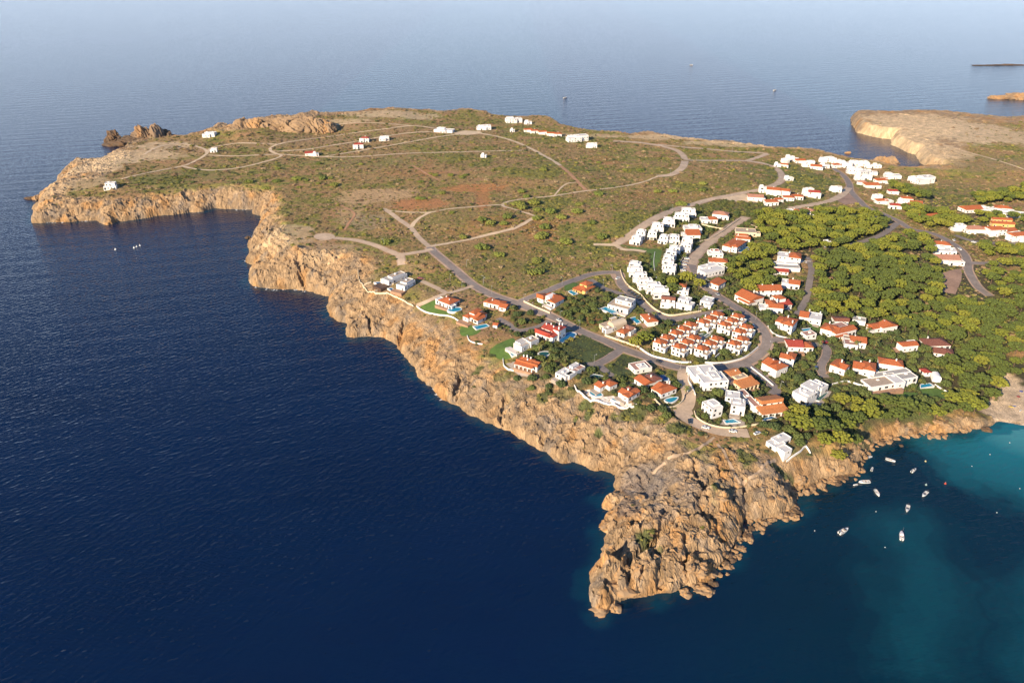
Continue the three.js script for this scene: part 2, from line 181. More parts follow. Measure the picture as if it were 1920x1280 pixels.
for (let j = 0; j < GNZ; j++) for (let i = 0; i < GNX; i++) {
  const x = GX[i], z = GZ[j], o = j * GNX + i, h = groundAt(x, z);
  GH[o] = h; GD[o] = info.d;
  if (info.d < -9) continue;
  let rock = info.rock;
  scrubColour(x, z, colr);
  const jag = fbm(x / 5, z / 5, 3, 141) * 0.32 + fbm(x / 17, z / 17, 2, 144) * 0.25;
  let soft = 0;
  const list = patchCells.get(Math.floor(x / 40) * 1000 + Math.floor(z / 40));
  const over = [];
  if (list) for (const p of list) { const w = patchAt(p, x, z, jag); if (w <= 0.01) continue; if (p.kind === 'shrub' || p.kind === 'sand' || p.kind === 'eastbare' || p.kind === 'eastscrub' || p.kind === 'greytone') { over.push([p, w]); continue; } const k = kinds[p.kind], n = 1 + fbm(x / 2.2, z / 2.2, 2, 151) * 0.45; for (let q = 0; q < 3; q++) colr[q] = lerp(colr[q], k[q] * n, w * (p.kind === 'garden' || p.kind === 'forest' ? .9 : .8)); }
  // rock: tan limestone with orange stains, grey lichen and a dark wet band at the waterline
  const t1 = fbm(x / 11, z / 11, 3, 161), t2 = fbm(x / 3, z / 3, 2, 171), t3 = fbm(x / 28, z / 28, 2, 181);
  let r = .40, g = .285, b = .175;
  const or = sstep(0.1, 0.5, t1 + t3 * 0.5); r = lerp(r, .43, or); g = lerp(g, .255, or); b = lerp(b, .115, or);
  const gy = sstep(0.15, 0.5, -t1 * 0.8 + t2 * 0.5); r = lerp(r, .27, gy); g = lerp(g, .215, gy); b = lerp(b, .165, gy);
  const m = (0.74 + 0.46 * info.id) * (0.84 + 0.32 * info.id2) * (1 + t2 * 0.14); r *= m; g *= m; b *= m;
  r *= 1.07; g *= 1.0; b *= .89; const up = 1 - rock; // scrub takes hold in pockets
  const pocket = sstep(0.35, 0.6, t1 * -0.7 + t3 * 0.6 + (1 - rock) * 0.8) * 0.7 * (info.d > 14 ? 1 : 0);
  const wr = rock * (1 - pocket * 0.5);
  colr[0] = lerp(colr[0], r, wr); colr[1] = lerp(colr[1], g, wr); colr[2] = lerp(colr[2], b, wr);
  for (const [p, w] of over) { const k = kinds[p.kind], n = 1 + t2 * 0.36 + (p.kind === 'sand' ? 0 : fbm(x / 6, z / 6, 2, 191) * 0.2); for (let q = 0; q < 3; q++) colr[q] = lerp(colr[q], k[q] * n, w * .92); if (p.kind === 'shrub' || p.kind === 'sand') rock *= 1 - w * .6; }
  GR[o] = rock; GC[o * 3] = colr[0]; GC[o * 3 + 1] = colr[1]; GC[o * 3 + 2] = colr[2];
}
function findCell(arr, v) { let lo = 0, hi = arr.length - 2; while (lo < hi) { const m = (lo + hi + 1) >> 1; if (arr[m] <= v) lo = m; else hi = m - 1; } return lo; }
function sheet(x, z, grid = GH) { const i = findCell(GX, x), j = findCell(GZ, z), a = clamp((x - GX[i]) / (GX[i + 1] - GX[i])), b = clamp((z - GZ[j]) / (GZ[j + 1] - GZ[j])), o = j * GNX + i; return (grid[o] * (1 - a) + grid[o + 1] * a) * (1 - b) + (grid[o + GNX] * (1 - a) + grid[o + GNX + 1] * a) * b; }
function hit(u, v) { const r = rayOf(u, v); let t = (45 - EYE) / r.y, prev = t; for (; t < 4000; t += Math.max(0.7, t * 0.0016)) { const y = EYE + r.y * t; if (y < 0 || y < sheet(r.x * t, r.z * t)) break; prev = t; } for (let i = 0; i < 12; i++) { const m = (t + prev) / 2; if (EYE + r.y * m < Math.max(0, sheet(r.x * m, r.z * m))) t = m; else prev = m; } return new THREE.Vector3(r.x * t, EYE + r.y * t, r.z * t); }
// ------------------------------------------------------------------ ground mesh and sea
const std = (o) => new THREE.MeshStandardMaterial({ roughness: 0.95, metalness: 0, ...o });
const rgb = (r, g, b) => new THREE.Color().setRGB(r, g, b);
{
  const map = new Int32Array(GNX * GNZ).fill(-1), pos = [], col = [], idx = [], sharp = [];
  const vert = o => {
    if (map[o] >= 0) return map[o];
    const i = o % GNX, j = (o / GNX) | 0; let x = GX[i], z = GZ[j], y = GH[o];
    const k = GR[o] * sstep(0, 2, y) * fieldAt(3, x, z);
    if (k > 0.1) { x += k * 0.55 * vnoise(z / 2.1 + y * 0.6, y / 1.3, 201); z += k * 0.55 * vnoise(x / 2.1 + y * 0.6, y / 1.3, 203); }    // ledges
    if (GR[o] > .4 && y > .4 && y < 9) { const gx = sdAt(x + 3, z) - sdAt(x - 3, z), gz = sdAt(x, z + 3) - sdAt(x, z - 3), l = Math.hypot(gx, gz) || 1, k2 = 1.7 * sstep(.5, 1.7, y) * (1 - sstep(4, 9, y)) * (.55 + .45 * vnoise(x / 7, z / 7, 207)); x -= gx / l * k2; z -= gz / l * k2; }    // overhang added above the waterline to throw shade on the rock foot
    pos.push(x, y, z); col.push(GC[o * 3], GC[o * 3 + 1], GC[o * 3 + 2]);
    return map[o] = pos.length / 3 - 1;
  };
  for (let j = 0; j < GNZ - 1; j++) for (let i = 0; i < GNX - 1; i++) {
    const o = j * GNX + i;
    if (Math.max(GH[o], GH[o + 1], GH[o + GNX], GH[o + GNX + 1]) < -0.8) continue;
    const a = vert(o), b = vert(o + 1), c = vert(o + GNX), d = vert(o + GNX + 1), t = (i + j) & 1 ? [a, c, b, b, c, d] : [a, c, d, a, d, b];
    if (GR[o] + GR[o + 1] + GR[o + GNX] + GR[o + GNX + 1] > 1.6) sharp.push(...t); else for (const q of t) idx.push(q);
  }
  for (const q of sharp) { idx.push(pos.length / 3); pos.push(pos[q * 3], pos[q * 3 + 1], pos[q * 3 + 2]); col.push(col[q * 3], col[q * 3 + 1], col[q * 3 + 2]); }   // broken rock keeps its own edges
  const g = new THREE.BufferGeometry();
  g.setAttribute('position', new THREE.Float32BufferAttribute(pos, 3)); g.setAttribute('color', new THREE.Float32BufferAttribute(col, 3));
  g.setIndex(idx); g.computeVertexNormals();
  console.log('terrain triangles', idx.length / 3, GNX, GNZ);
  const uv = new Float32Array(pos.length / 3 * 2); for (let i = 0; i < pos.length / 3; i++) { uv[i * 2] = (pos[i * 3] + pos[i * 3 + 1] * .35) / 26; uv[i * 2 + 1] = (pos[i * 3 + 2] + pos[i * 3 + 1] * .6) / 26; }
  g.setAttribute('uv', new THREE.BufferAttribute(uv, 2));
  const wrapCell = (u, v, n, k) => { const x = u * n, y = v * n, i0 = Math.floor(x), j0 = Math.floor(y); let d1 = 9, d2 = 9, id = 0; for (let i = i0 - 1; i <= i0 + 1; i++) for (let j = j0 - 1; j <= j0 + 1; j++) { const a = (i + n) % n, b = (j + n) % n, d = (i + .1 + .8 * hash(a, b, k) - x) ** 2 + (j + .1 + .8 * hash(a, b, k + 3) - y) ** 2; if (d < d1) { d2 = d1; d1 = d; id = hash(a, b, k + 5); } else if (d < d2) d2 = d; } return [id, Math.sqrt(d2) - Math.sqrt(d1)]; };
  const relief = noiseTexture(1024, (u, v) => { const w = .012 * Math.sin(u * 25.13 + 3 * Math.sin(v * 12.566)), a = wrapCell((u + w + 1) % 1, v, 14, 211), b = wrapCell(u, (v + w + 1) % 1, 38, 221), c = wrapCell(u, v, 90, 231), h = .5 + (a[0] - .5) * .3 - .28 * (1 - sstep(0, .14, a[1])) + (b[0] - .5) * .26 - .16 * (1 - sstep(0, .18, b[1])) + (c[0] - .5) * .16; return [h, h, h]; });
  const speck = noiseTexture(512, (u, v) => { const a = wrapCell(u, v, 30, 241)[0], b = wrapCell(u, v, 80, 251)[0], c = hash(Math.floor(u * 512), Math.floor(v * 512), 261), h = .87 + (a - .5) * .2 + (b - .5) * .26 + (c - .5) * .14; return [h, h, h]; });
  const t = new THREE.Mesh(g, std({ vertexColors: true, roughness: 0.97, map: speck, bumpMap: relief, bumpScale: 0.85 })); t.name = 'terrain';
  t.userData = { kind: 'structure', label: 'rocky headland with dry scrub and tan limestone cliffs', category: 'terrain' };
  scene.add(t);
}
function noiseTexture(n, fn, srgb = false) {
  const d = new Uint8Array(n * n * 4);
  for (let j = 0; j < n; j++) for (let i = 0; i < n; i++) { const c = fn(i / n, j / n), o = (j * n + i) * 4; d[o] = clamp(c[0]) * 255; d[o + 1] = clamp(c[1]) * 255; d[o + 2] = clamp(c[2]) * 255; d[o + 3] = 255; }
  const t = new THREE.DataTexture(d, n, n); t.magFilter = THREE.LinearFilter; t.minFilter = THREE.LinearFilter; t.wrapS = t.wrapT = THREE.RepeatWrapping; if (srgb) t.colorSpace = THREE.SRGBColorSpace; t.needsUpdate = true; return t;
}
function inside_poly(poly, x, z) { let c = false; for (let a = poly.length - 1, b = 0; b < poly.length; a = b++) if ((poly[a].z > z) !== (poly[b].z > z) && x < (poly[b].x - poly[a].x) * (z - poly[a].z) / (poly[b].z - poly[a].z) + poly[a].x) c = !c; return c; }
{ // sea: wind ripples of several lengths that tile over 150 m
  seed(77);
  const N = 1024, T = 150, hgt = new Float32Array(N * N), W = [];
  for (let k = 0; k < 90; k++) { const L = 1.3 * Math.pow(5.5, Math.pow(rnd(), 1.6)), a = -1.05 + (rnd() + rnd() - 1) * 1.15, kx = Math.round(Math.cos(a) * T / L), ky = Math.round(Math.sin(a) * T / L); if (!kx && !ky) continue; const l = T / Math.hypot(kx, ky); W.push([kx, ky, 0.0085 * Math.pow(l, 0.8), rnd() * 6.283]); }
  for (let k = 0; k < 6; k++) { const a = -1.15 + (rnd() - .5) * .5, l = rr(14, 32), kx = Math.round(Math.cos(a) * T / l), ky = Math.round(Math.sin(a) * T / l); W.push([kx, ky, .0022 * l, rnd() * 6.283]); }   // low swell
  for (const [kx, ky, A, ph] of W) { const cx = new Float64Array(N), sx = new Float64Array(N), cy = new Float64Array(N), sy = new Float64Array(N); for (let i = 0; i < N; i++) { const p = 6.283185307 * kx * i / N, q = 6.283185307 * ky * i / N + ph; cx[i] = Math.cos(p); sx[i] = Math.sin(p); cy[i] = Math.cos(q); sy[i] = Math.sin(q); } for (let j = 0; j < N; j++) { const c = cy[j] * A, s = sy[j] * A, o = j * N; for (let i = 0; i < N; i++) hgt[o + i] += cx[i] * s + sx[i] * c; } }
  const d = new Uint8Array(N * N * 4), cell = T / N;
  for (let j = 0; j < N; j++) for (let i = 0; i < N; i++) {
    const dx = (hgt[j * N + (i + 1) % N] - hgt[j * N + (i + N - 1) % N]) / (2 * cell), dy = (hgt[((j + 1) % N) * N + i] - hgt[((j + N - 1) % N) * N + i]) / (2 * cell), l = 1 / Math.hypot(dx, dy, 1), o = (j * N + i) * 4;
    d[o] = (-dx * l * 0.5 + 0.5) * 255; d[o + 1] = (-dy * l * 0.5 + 0.5) * 255; d[o + 2] = (l * 0.5 + 0.5) * 255; d[o + 3] = 255;
  }
  const nm = new THREE.DataTexture(d, N, N); nm.magFilter = THREE.LinearFilter; nm.wrapS = nm.wrapT = THREE.RepeatWrapping; nm.needsUpdate = true;
  // sea bed seen through the water: dark weed, pale sand in the cove
  const BX0 = -700, BX1 = 700, BZ0 = -1200, BZ1 = 0, M = 1024;
  const px = l => l.map(p => atLevel(...p));
  const shallows = px([[1700,812],[1745,838],[1790,884],[1835,936],[1870,930],[1925,950],[2060,975],[2060,770],[1877,786],[1760,808]]), sandB = px([[1690,945],[1650,1010],[1640,1100],[1655,1290],[1790,1290],[1800,1110],[1765,1010],[1725,955]]), sandC = px([[1850,1100],[1990,1040],[2050,1290],[1880,1290]]), beach = atLevel(1925, 800);
  const bd = new Uint8Array(M * M * 4);
  for (let j = 0; j < M; j++) for (let i = 0; i < M; i++) {
    const x = BX0 + (BX1 - BX0) * i / M, z = BZ1 - (BZ1 - BZ0) * j / M; let s = 0;
    if (x > 90 && z > -460) {
      const db = Math.hypot(x - beach.x, z - beach.z);
      for (let k = 0; k < 8; k++) { const a = k * .785, q = x + Math.cos(a) * (k & 1 ? 5 : 12) + fbm(x / 26, z / 26, 4, 301) * 16, w = z + Math.sin(a) * (k & 1 ? 5 : 12) + fbm(x / 26 + 50, z / 26, 4, 305) * 16; s += inside_poly(shallows, q, w) ? lerp(1.1, .42, sstep(10, 130, db)) / 8 : inside_poly(sandB, q, w) ? .27 / 8 : inside_poly(sandC, q, w) ? .26 / 8 : 0; }
    }
    const d0 = x > SX0 && z > SZ0 && z < SZ1 ? sdAt(x, z) : -99, rim = d0 > -11 ? sstep(-11, -1, d0 + fbm(x / 9, z / 9, 3, 331) * 7) * .17 : 0; s = Math.max(s, rim);
    const n = 1 + fbm(x / 90, z / 40, 3, 321) * 0.14, e = sstep(20, 200, x + (z + 380) * 0.2) * sstep(-500, -350, z);
    let r = .0008, g = .0098 + .008 * e, b = .040 - .006 * e; const v = Math.min(1, s);
    r = lerp(r, .010, v); g = lerp(g, .135, v); b = lerp(b, .170, v); if (s > 1) { const q = (s - 1) / .1; r = lerp(r, .05, q); g = lerp(g, .22, q); b = lerp(b, .24, q); }
    const o = (j * M + i) * 4, enc = c => { c *= n; return 255 * (c <= .0031308 ? c * 12.92 : 1.055 * Math.pow(c, 1 / 2.4) - .055); };
    bd[o] = enc(r); bd[o + 1] = enc(g); bd[o + 2] = enc(b); bd[o + 3] = 255;
  }
  const bt = new THREE.DataTexture(bd, M, M); bt.magFilter = THREE.LinearFilter; bt.colorSpace = THREE.SRGBColorSpace; bt.wrapS = bt.wrapT = THREE.ClampToEdgeWrapping; bt.channel = 1; bt.needsUpdate = true;
  const S = 16000, g = new THREE.PlaneGeometry(2 * S, 2 * S, 1, 1).rotateX(-Math.PI / 2), p = g.attributes.position, uv = [], uv1 = [];
  for (let i = 0; i < 4; i++) { const x = p.getX(i), z = p.getZ(i); uv.push(x / T, -z / T); uv1.push((x - BX0) / (BX1 - BX0), (BZ1 - z) / (BZ1 - BZ0)); }
  g.setAttribute('uv', new THREE.Float32BufferAttribute(uv, 2)); g.setAttribute('uv1', new THREE.Float32BufferAttribute(uv1, 2));
  const sea = new THREE.Mesh(g, new THREE.MeshPhysicalMaterial({ map: bt, normalMap: nm, normalScale: new THREE.Vector2(.33, .33), roughness: 0.09, ior: 1.33, specularIntensity: 1 }));
  sea.name = 'sea'; sea.userData = { kind: 'structure', label: 'deep blue rippled sea around the headland', category: 'sea' }; scene.add(sea);
}
// ------------------------------------------------------------------ naming and tagging
const taken = new Map();
function numbered(n) { const k = taken.get(n) || 0; taken.set(n, k + 1); return k ? `${n}_${String(k).padStart(3, '0')}` : n; }
function tag(o, label, category, group) { o.userData = { label, category }; if (group) o.userData.group = group; return o; }
function thing(name, label, category, pos, turn = 0, group) { const o = new THREE.Group(); o.name = numbered(name); if (pos) o.position.copy(pos); o.rotation.y = turn; scene.add(o); return tag(o, label, category, group); }
function part(parent, name, geo, mat) { const m = new THREE.Mesh(geo, mat); m.name = name; parent.add(m); return m; }
function structure(name, geo, mat, label) { const m = new THREE.Mesh(geo, mat); m.name = numbered(name); m.userData = { kind: 'structure' }; if (label) m.userData.label = label; scene.add(m); return m; }

// what already stands where (1 m raster): 1 road, 2 house, 3 pool or paving, 4 lawn
const OX = -620, OZ = -1450, ONX = 1730, ONZ = 1260, occ = new Uint8Array(ONX * ONZ);
const occAt = (x, z) => { const i = Math.round(x - OX), j = Math.round(z - OZ); return i < 0 || j < 0 || i >= ONX || j >= ONZ ? 9 : occ[j * ONX + i]; };
function occDisc(x, z, r, v) { for (let j = Math.ceil(z - r); j <= z + r; j++) for (let i = Math.ceil(x - r); i <= x + r; i++) if ((i - x) ** 2 + (j - z) ** 2 <= r * r) { const a = i - OX, b = j - OZ; if (a >= 0 && b >= 0 && a < ONX && b < ONZ) occ[b * ONX + a] = v; } }
function inside(poly, x, z) { let c = false; for (let a = poly.length - 1, b = 0; b < poly.length; a = b++) if ((poly[a].z > z) !== (poly[b].z > z) && x < (poly[b].x - poly[a].x) * (z - poly[a].z) / (poly[b].z - poly[a].z) + poly[a].x) c = !c; return c; }
function occPoly(poly, v) { let x0 = 1e9, x1 = -1e9, z0 = 1e9, z1 = -1e9; for (const p of poly) { x0 = Math.min(x0, p.x); x1 = Math.max(x1, p.x); z0 = Math.min(z0, p.z); z1 = Math.max(z1, p.z); } for (let z = Math.floor(z0); z <= z1; z++) for (let x = Math.floor(x0); x <= x1; x++) if (inside(poly, x, z)) { const a = x - OX, b = z - OZ; if (a >= 0 && b >= 0 && a < ONX && b < ONZ) occ[b * ONX + a] = v; } }

// ------------------------------------------------------------------ roads and tracks
function smoothLine(pts, step) { const c = new THREE.CatmullRomCurve3(pts.map(p => new THREE.Vector3(p.x, 0, p.z)), false, 'centripetal'), n = Math.max(2, Math.ceil(c.getLength() / step)); return c.getSpacedPoints(n); }
function ribbon(line, width, lift, wob = 0) {
  const pos = [], uv = [], idx = [], across = Math.max(2, Math.ceil(width / 1.6)); let s = 0;
  for (let i = 0; i < line.length; i++) {
    const a = line[Math.max(0, i - 1)], b = line[Math.min(line.length - 1, i + 1)], l = Math.hypot(b.x - a.x, b.z - a.z) || 1, nx = -(b.z - a.z) / l, nz = (b.x - a.x) / l;
    if (i) s += Math.hypot(line[i].x - line[i - 1].x, line[i].z - line[i - 1].z);
    const wl = width * (1 + wob * vnoise(s / 5, lift * 99, 5)), wr = width * (1 + wob * vnoise(s / 5, lift * 99 + 40, 6));
    for (let k = 0; k <= across; k++) { const t = k / across * 2 - 1, o = t * (t < 0 ? wl : wr) / 2, x = line[i].x + nx * o, z = line[i].z + nz * o; pos.push(x, sheet(x, z) + lift, z); uv.push((x * .86 + z * .5) / 31, (z * .86 - x * .5) / 31); }
    if (i) for (let k = 0; k < across; k++) { const p = (i - 1) * (across + 1) + k, q = p + across + 1; idx.push(p, p + 1, q, p + 1, q + 1, q); }
  }
  const g = new THREE.BufferGeometry(); g.setAttribute('position', new THREE.Float32BufferAttribute(pos, 3)); g.setAttribute('uv', new THREE.Float32BufferAttribute(uv, 2)); g.setIndex(idx); g.computeVertexNormals(); return g;
}
function drape(poly, lift, cell = 2) { // a flat-lying patch that follows the ground
  const sh = THREE.ShapeUtils.triangulateShape(poly.map(p => new THREE.Vector2(p.x, p.z)), []), pos = [];
  const split = (a, b, c, n) => { const e = [a.distanceTo(b), b.distanceTo(c), c.distanceTo(a)], m = Math.max(...e); if (m < cell || n > 12) { for (const p of [a, c, b]) pos.push(p.x, 0, p.y); return; } if (m === e[0]) { const d = a.clone().lerp(b, .5); split(a, d, c, n + 1); split(d, b, c, n + 1); } else if (m === e[1]) { const d = b.clone().lerp(c, .5); split(a, b, d, n + 1); split(a, d, c, n + 1); } else { const d = c.clone().lerp(a, .5); split(a, b, d, n + 1); split(d, b, c, n + 1); } };
  for (const t of sh) { const v = t.map(i => new THREE.Vector2(poly[i].x, poly[i].z)); const area = (v[1].x - v[0].x) * (v[2].y - v[0].y) - (v[2].x - v[0].x) * (v[1].y - v[0].y); area > 0 ? split(v[0], v[1], v[2], 0) : split(v[0], v[2], v[1], 0); }
  const uv = []; for (let i = 0; i < pos.length; i += 3) { pos[i + 1] = sheet(pos[i], pos[i + 2]) + lift; uv.push((pos[i] * .86 + pos[i + 2] * .5) / 31, (pos[i + 2] * .86 - pos[i] * .5) / 31); }
  const g = new THREE.BufferGeometry(); g.setAttribute('position', new THREE.Float32BufferAttribute(pos, 3)); g.setAttribute('uv', new THREE.Float32BufferAttribute(uv, 2)); g.computeVertexNormals(); return g;
}
const grain = (base, amp, k, sc = 1) => noiseTexture(512, (u, v) => { const w = (x, y) => { const a = u * 8 * sc, b = v * 8 * sc; return 0; }; const t = (f, kk) => { const i = u * f, j = v * f, a = Math.floor(i), b = Math.floor(j), p = i - a, q = j - b, H = (m, n) => hash((m % f + f) % f, (n % f + f) % f, kk), s = p * p * (3 - 2 * p), r = q * q * (3 - 2 * q); return lerp(lerp(H(a, b), H(a + 1, b), s), lerp(H(a, b + 1), H(a + 1, b + 1), s), r) - .5; }; const n = t(5, k) * .45 + t(22, k + 1) * .4 + t(120, k + 2) * .4; return base.map(c => { c = Math.max(0, c * (1 + amp * n * 2)); return c <= .0031308 ? c * 12.92 : 1.055 * Math.pow(c, 1 / 2.4) - .055; }); }, true);
const M = {
  asphalt: std({ map: grain([.225, .185, .162], .3, 501), roughness: .9 }),
  pavement: std({ map: grain([.42, .285, .20], .3, 511) }),
  concrete: std({ map: grain([.50, .37, .255], .25, 521) }),
  dirt: std({ map: grain([.60, .45, .29], .25, 531) }),
  rockPath: std({ map: grain([.42, .30, .195], .3, 545) }),
  redDirt: std({ map: grain([.44, .235, .12], .35, 541) }),
  gravelLot: std({ map: grain([.30, .19, .135], .35, 551) }),
  lawn: std({ map: grain([.085, .15, .025], .35, 561) }),
  darkLawn: std({ map: grain([.052, .070, .02], .8, 565) }),
  paving: std({ map: grain([.36, .30, .25], .25, 571) }),
  palePaving: std({ map: grain([.60, .53, .47], .15, 575) }),
  terracottaPaving: std({ map: grain([.34, .20, .125], .3, 581) }),
};
let liftStep = 0;
function road(pxs, width, kind, pave = 0) {
  const pts = pxs.map(p => hit(p[0], p[1])), line = smoothLine(pts, 1.6);
  for (const p of line) occDisc(p.x, p.z, width / 2 + pave + 0.6, 1);
  liftStep = (liftStep + 0.006) % 0.12;
  if (pave) { structure('pavement', ribbon(line, width + pave * 2, 0.10 + liftStep * .3, .03), M.pavement); }
  const names = { asphalt: 'road', concrete: 'road', dirt: 'dirt_track', redDirt: 'dirt_track', rockPath: 'footpath', gravelLot: 'gravel_track' };
  structure(names[kind], ribbon(line, width, 0.19 + liftStep, /irt|Path/.test(kind) ? .25 : .02), M[kind]);
}
function area(name, pxs, mat, occv = 3, lift = 0.14, smooth = false) { let poly = pxs.map(p => hit(p[0], p[1])); if (smooth) { const c = new THREE.CatmullRomCurve3(poly, true); poly = c.getPoints(poly.length * 5).slice(0, -1); } occPoly(poly, occv); liftStep = (liftStep + 0.003) % 0.12; return structure(name, drape(poly, lift + liftStep, 2.5), mat); }
// village streets
road([[720,391.7],[733,400],[750,413],[770,427],[787,447],[805,463]], 5, 'concrete');
road([[805,463],[819,477],[857,509],[887,534],[906,545],[931,556],[960,566],[996,579],[1030.6,592],[1054.6,604],[1089,621],[1132,638],[1157.7,650],[1181.8,659],[1223,673],[1257,685],[1286.5,691],[1326,691],[1369,687],[1400,679],[1420.5,667],[1434,653],[1438,638],[1434,622],[1420.5,606],[1403,592],[1382.7,578],[1360,564],[1336,548],[1314,528],[1303.5,510],[1297,496]], 6.2, 'asphalt', 1.7);
road([[1297,496],[1303.5,482.5],[1316.6,467],[1334,452],[1358,434],[1380,419],[1399.7,407]], 7.5, 'concrete', 1.2);
road([[627,446],[665,450],[700,459],[732.5,471.5],[748.8,477],[792,471.5],[811,467]], 5, 'concrete', .8);
road([[750,478],[752,488],[753,497]], 6, 'concrete', .8);
road([[887,536],[862,544],[838,550],[808,562],[781,574]], 4, 'concrete');
road([[838,550],[812,537],[789,527]], 4.5, 'concrete');
road([[974,566],[1020,548],[1072,527],[1106,515],[1140.5,511],[1159,512],[1166,535],[1187.5,554],[1209,575],[1231,589],[1253,597.5],[1286,596],[1318.8,590],[1351.6,585],[1372,582]], 6, 'asphalt', 1);
road([[1106,524],[1135,541],[1164.6,551],[1186,556]], 4.5, 'asphalt', .6);
road([[1166,654],[1144,670],[1120,682],[1101,684]], 5.5, 'asphalt', .8);
road([[1121,683],[1137,697],[1149,706]], 5, 'asphalt');
road([[934,597],[951.5,607],[972,619.6],[1003,614.5],[1030.6,602]], 4, 'asphalt', .5);
road([[1286,692],[1282,706],[1288,726],[1292,743],[1289,759],[1278,776],[1296,789.8],[1319,799.5],[1347.5,808],[1379.4,812],[1404,813]], 8, 'concrete');
road([[1400,684],[1423.6,702],[1443,718],[1454,731],[1450,740]], 6, 'asphalt', .6);
road([[1437,642],[1461,637],[1490,640],[1520,646],[1546,648],[1550,665],[1539,690],[1548,708]], 5, 'asphalt', .6);
road([[1154.7,458.4],[1183,441],[1210,421],[1233,407.5],[1283,388],[1333,374],[1383,364],[1433,354],[1460,343],[1466.7,330],[1453,314],[1433,307],[1400,302],[1350,301],[1317,301],[1290,300],[1280,290],[1266.7,281],[1233,272.5],[1200,267.5],[1150,264.5]], 7.5, 'concrete', .8);
road([[1400,302],[1420,295.5],[1440,288.5],[1367,283.5],[1300,277.5],[1233,270]].slice(0, 3), 7, 'concrete');
road([[1440,288.5],[1367,283.5],[1300,277.5],[1233,271]], 6, 'concrete');
road([[1285,302],[1278,316],[1257,328],[1233,330.5]], 9, 'concrete');
road([[1562,315],[1579,326],[1592,342],[1596,359],[1611,375],[1630,391],[1649,398],[1684,414],[1711.5,430],[1746.7,437],[1779,452],[1806,473],[1815,492],[1816,506],[1836.7,540],[1857.5,555]], 6.2, 'asphalt', 1.2);
road([[1592,352],[1577,367],[1551.7,378],[1508,386.5],[1481,391]], 8, 'concrete');
road([[1816,493],[1862.7,493.5],[1925,488]], 5.5, 'asphalt', .8);
road([[1592,459.5],[1623,451.5],[1654,440],[1684,418]], 6, 'asphalt');
road([[1792,441],[1823.6,452],[1870,456],[1925,457]], 6, 'asphalt');
road([[1516,482],[1522,505],[1518,530],[1512,560],[1495,590]], 5, 'asphalt');
area('parking_area', [[588,443],[594,439],[608,437],[622,439],[628,444],[622,449],[606,450.5],[594,449]], M.concrete, 1, .2, true);
area('gravel_lot', [[1758,516],[1782,507],[1805,503],[1803,527],[1792,552],[1769,548]], M.gravelLot, 1, .2);
area('turning_circle', [[1262,768],[1278,758],[1292,755],[1300,775],[1300,795],[1284,790],[1268,780]], M.concrete, 1, .16);
area('parking_area', [[850,249],[870,245],[900,246],[905,250],[880,253],[856,253]], M.dirt, 1, .2);
area('parking_area', [[1141,508],[1161,507],[1170,530],[1185,552],[1165,545],[1150,525]], M.pavement, 1, .1);
area('car_park', [[1278,489],[1290,482],[1297,490],[1292,508],[1286,520],[1278,512],[1276,500]], M.pavement, 1, .1);
area('bare_verge', [[1345,372],[1395,364],[1432,372],[1420,380],[1380,378]], M.dirt, 1, .1);
area('bare_verge', [[1560,372],[1585,362],[1598,366],[1612,380],[1585,384]], M.gravelLot, 1, .1);
// tracks over the heath
const tracks = [[[1233,331],[1200,343],[1150,352],[1100,358],[1033,368],[983,373],[953,378],[943,386],[966,393],[1003,405]],[[807,462],[860,453],[900,444],[967,427],[1003,407]],[[226.7,336],[266.7,326],[310,317.5],[343,311],[366.7,301],[386.7,288],[383,280],[360,272.5],[333,269],[306.7,272.5],[280,283],[270,290]],[[343,312],[366.7,317],[405,319],[450,314],[493,304],[526.7,292.5],[510,285],[506.7,278],[520,271],[566.7,262.5],[633,254],[716.7,242.5],[776.7,236],[816.7,241],[850,247]],[[386.7,288],[400,276],[433,270],[483,269],[520,271]],[[390,291],[433,292.5],[500,290],[523,289]],[[520,289],[550,291],[606.7,294],[666.7,294],[766.7,287.5],[866.7,285],[993,282]],[[510,284],[566.7,281],[633,271],[653,268],[726,255],[800,247.5],[840,250]],[[606.7,294],[666.7,284],[733,272.5],[816.7,257.5],[866.7,251],[900,249]],[[543,234],[586.7,242.5],[633,234],[683,230],[750,234],[800,238]],[[1768,270],[1820,286.5],[1925,319]],[[718,391],[733,395.5],[766.7,398],[806.7,398],[833,393],[883,388],[940,384]],[[806.7,398],[783,411],[771,426]],[[1113,458.5],[1135,459],[1154,460],[1166,467],[1190,469],[1211,472]]];
tracks.forEach((t, i) => road(t, i === 0 || i === 11 ? 3 : i === 9 || i === 10 ? 2.6 : i === 13 ? 5 : 4.2, 'dirt'));
road([[900,250],[933,256],[966.7,266],[1000,281],[1033,299],[1050,310]], 5, 'dirt');
road([[1050,310],[1062,320],[1083,341],[1100,358]], 4.6, 'redDirt');
road([[773,310],[800,326],[823,338]], 2.4, 'redDirt');
road([[646,431],[656,415],[664,401],[645,388],[627,381]], 2.6, 'redDirt');
road([[1000,407],[985,420],[960,432]], 2, 'redDirt');
road([[1038,368],[1062,345],[1080,342]], 2, 'dirt');
// footpaths on the near headland
road([[1346,833],[1362,856],[1372,880],[1384,905]], 1.6, 'rockPath');
road([[1384,905],[1410,893],[1436,870],[1455,862]], 1.6, 'rockPath');
road([[1340,820],[1300,845],[1255,860],[1222,888]], 1.5, 'rockPath');

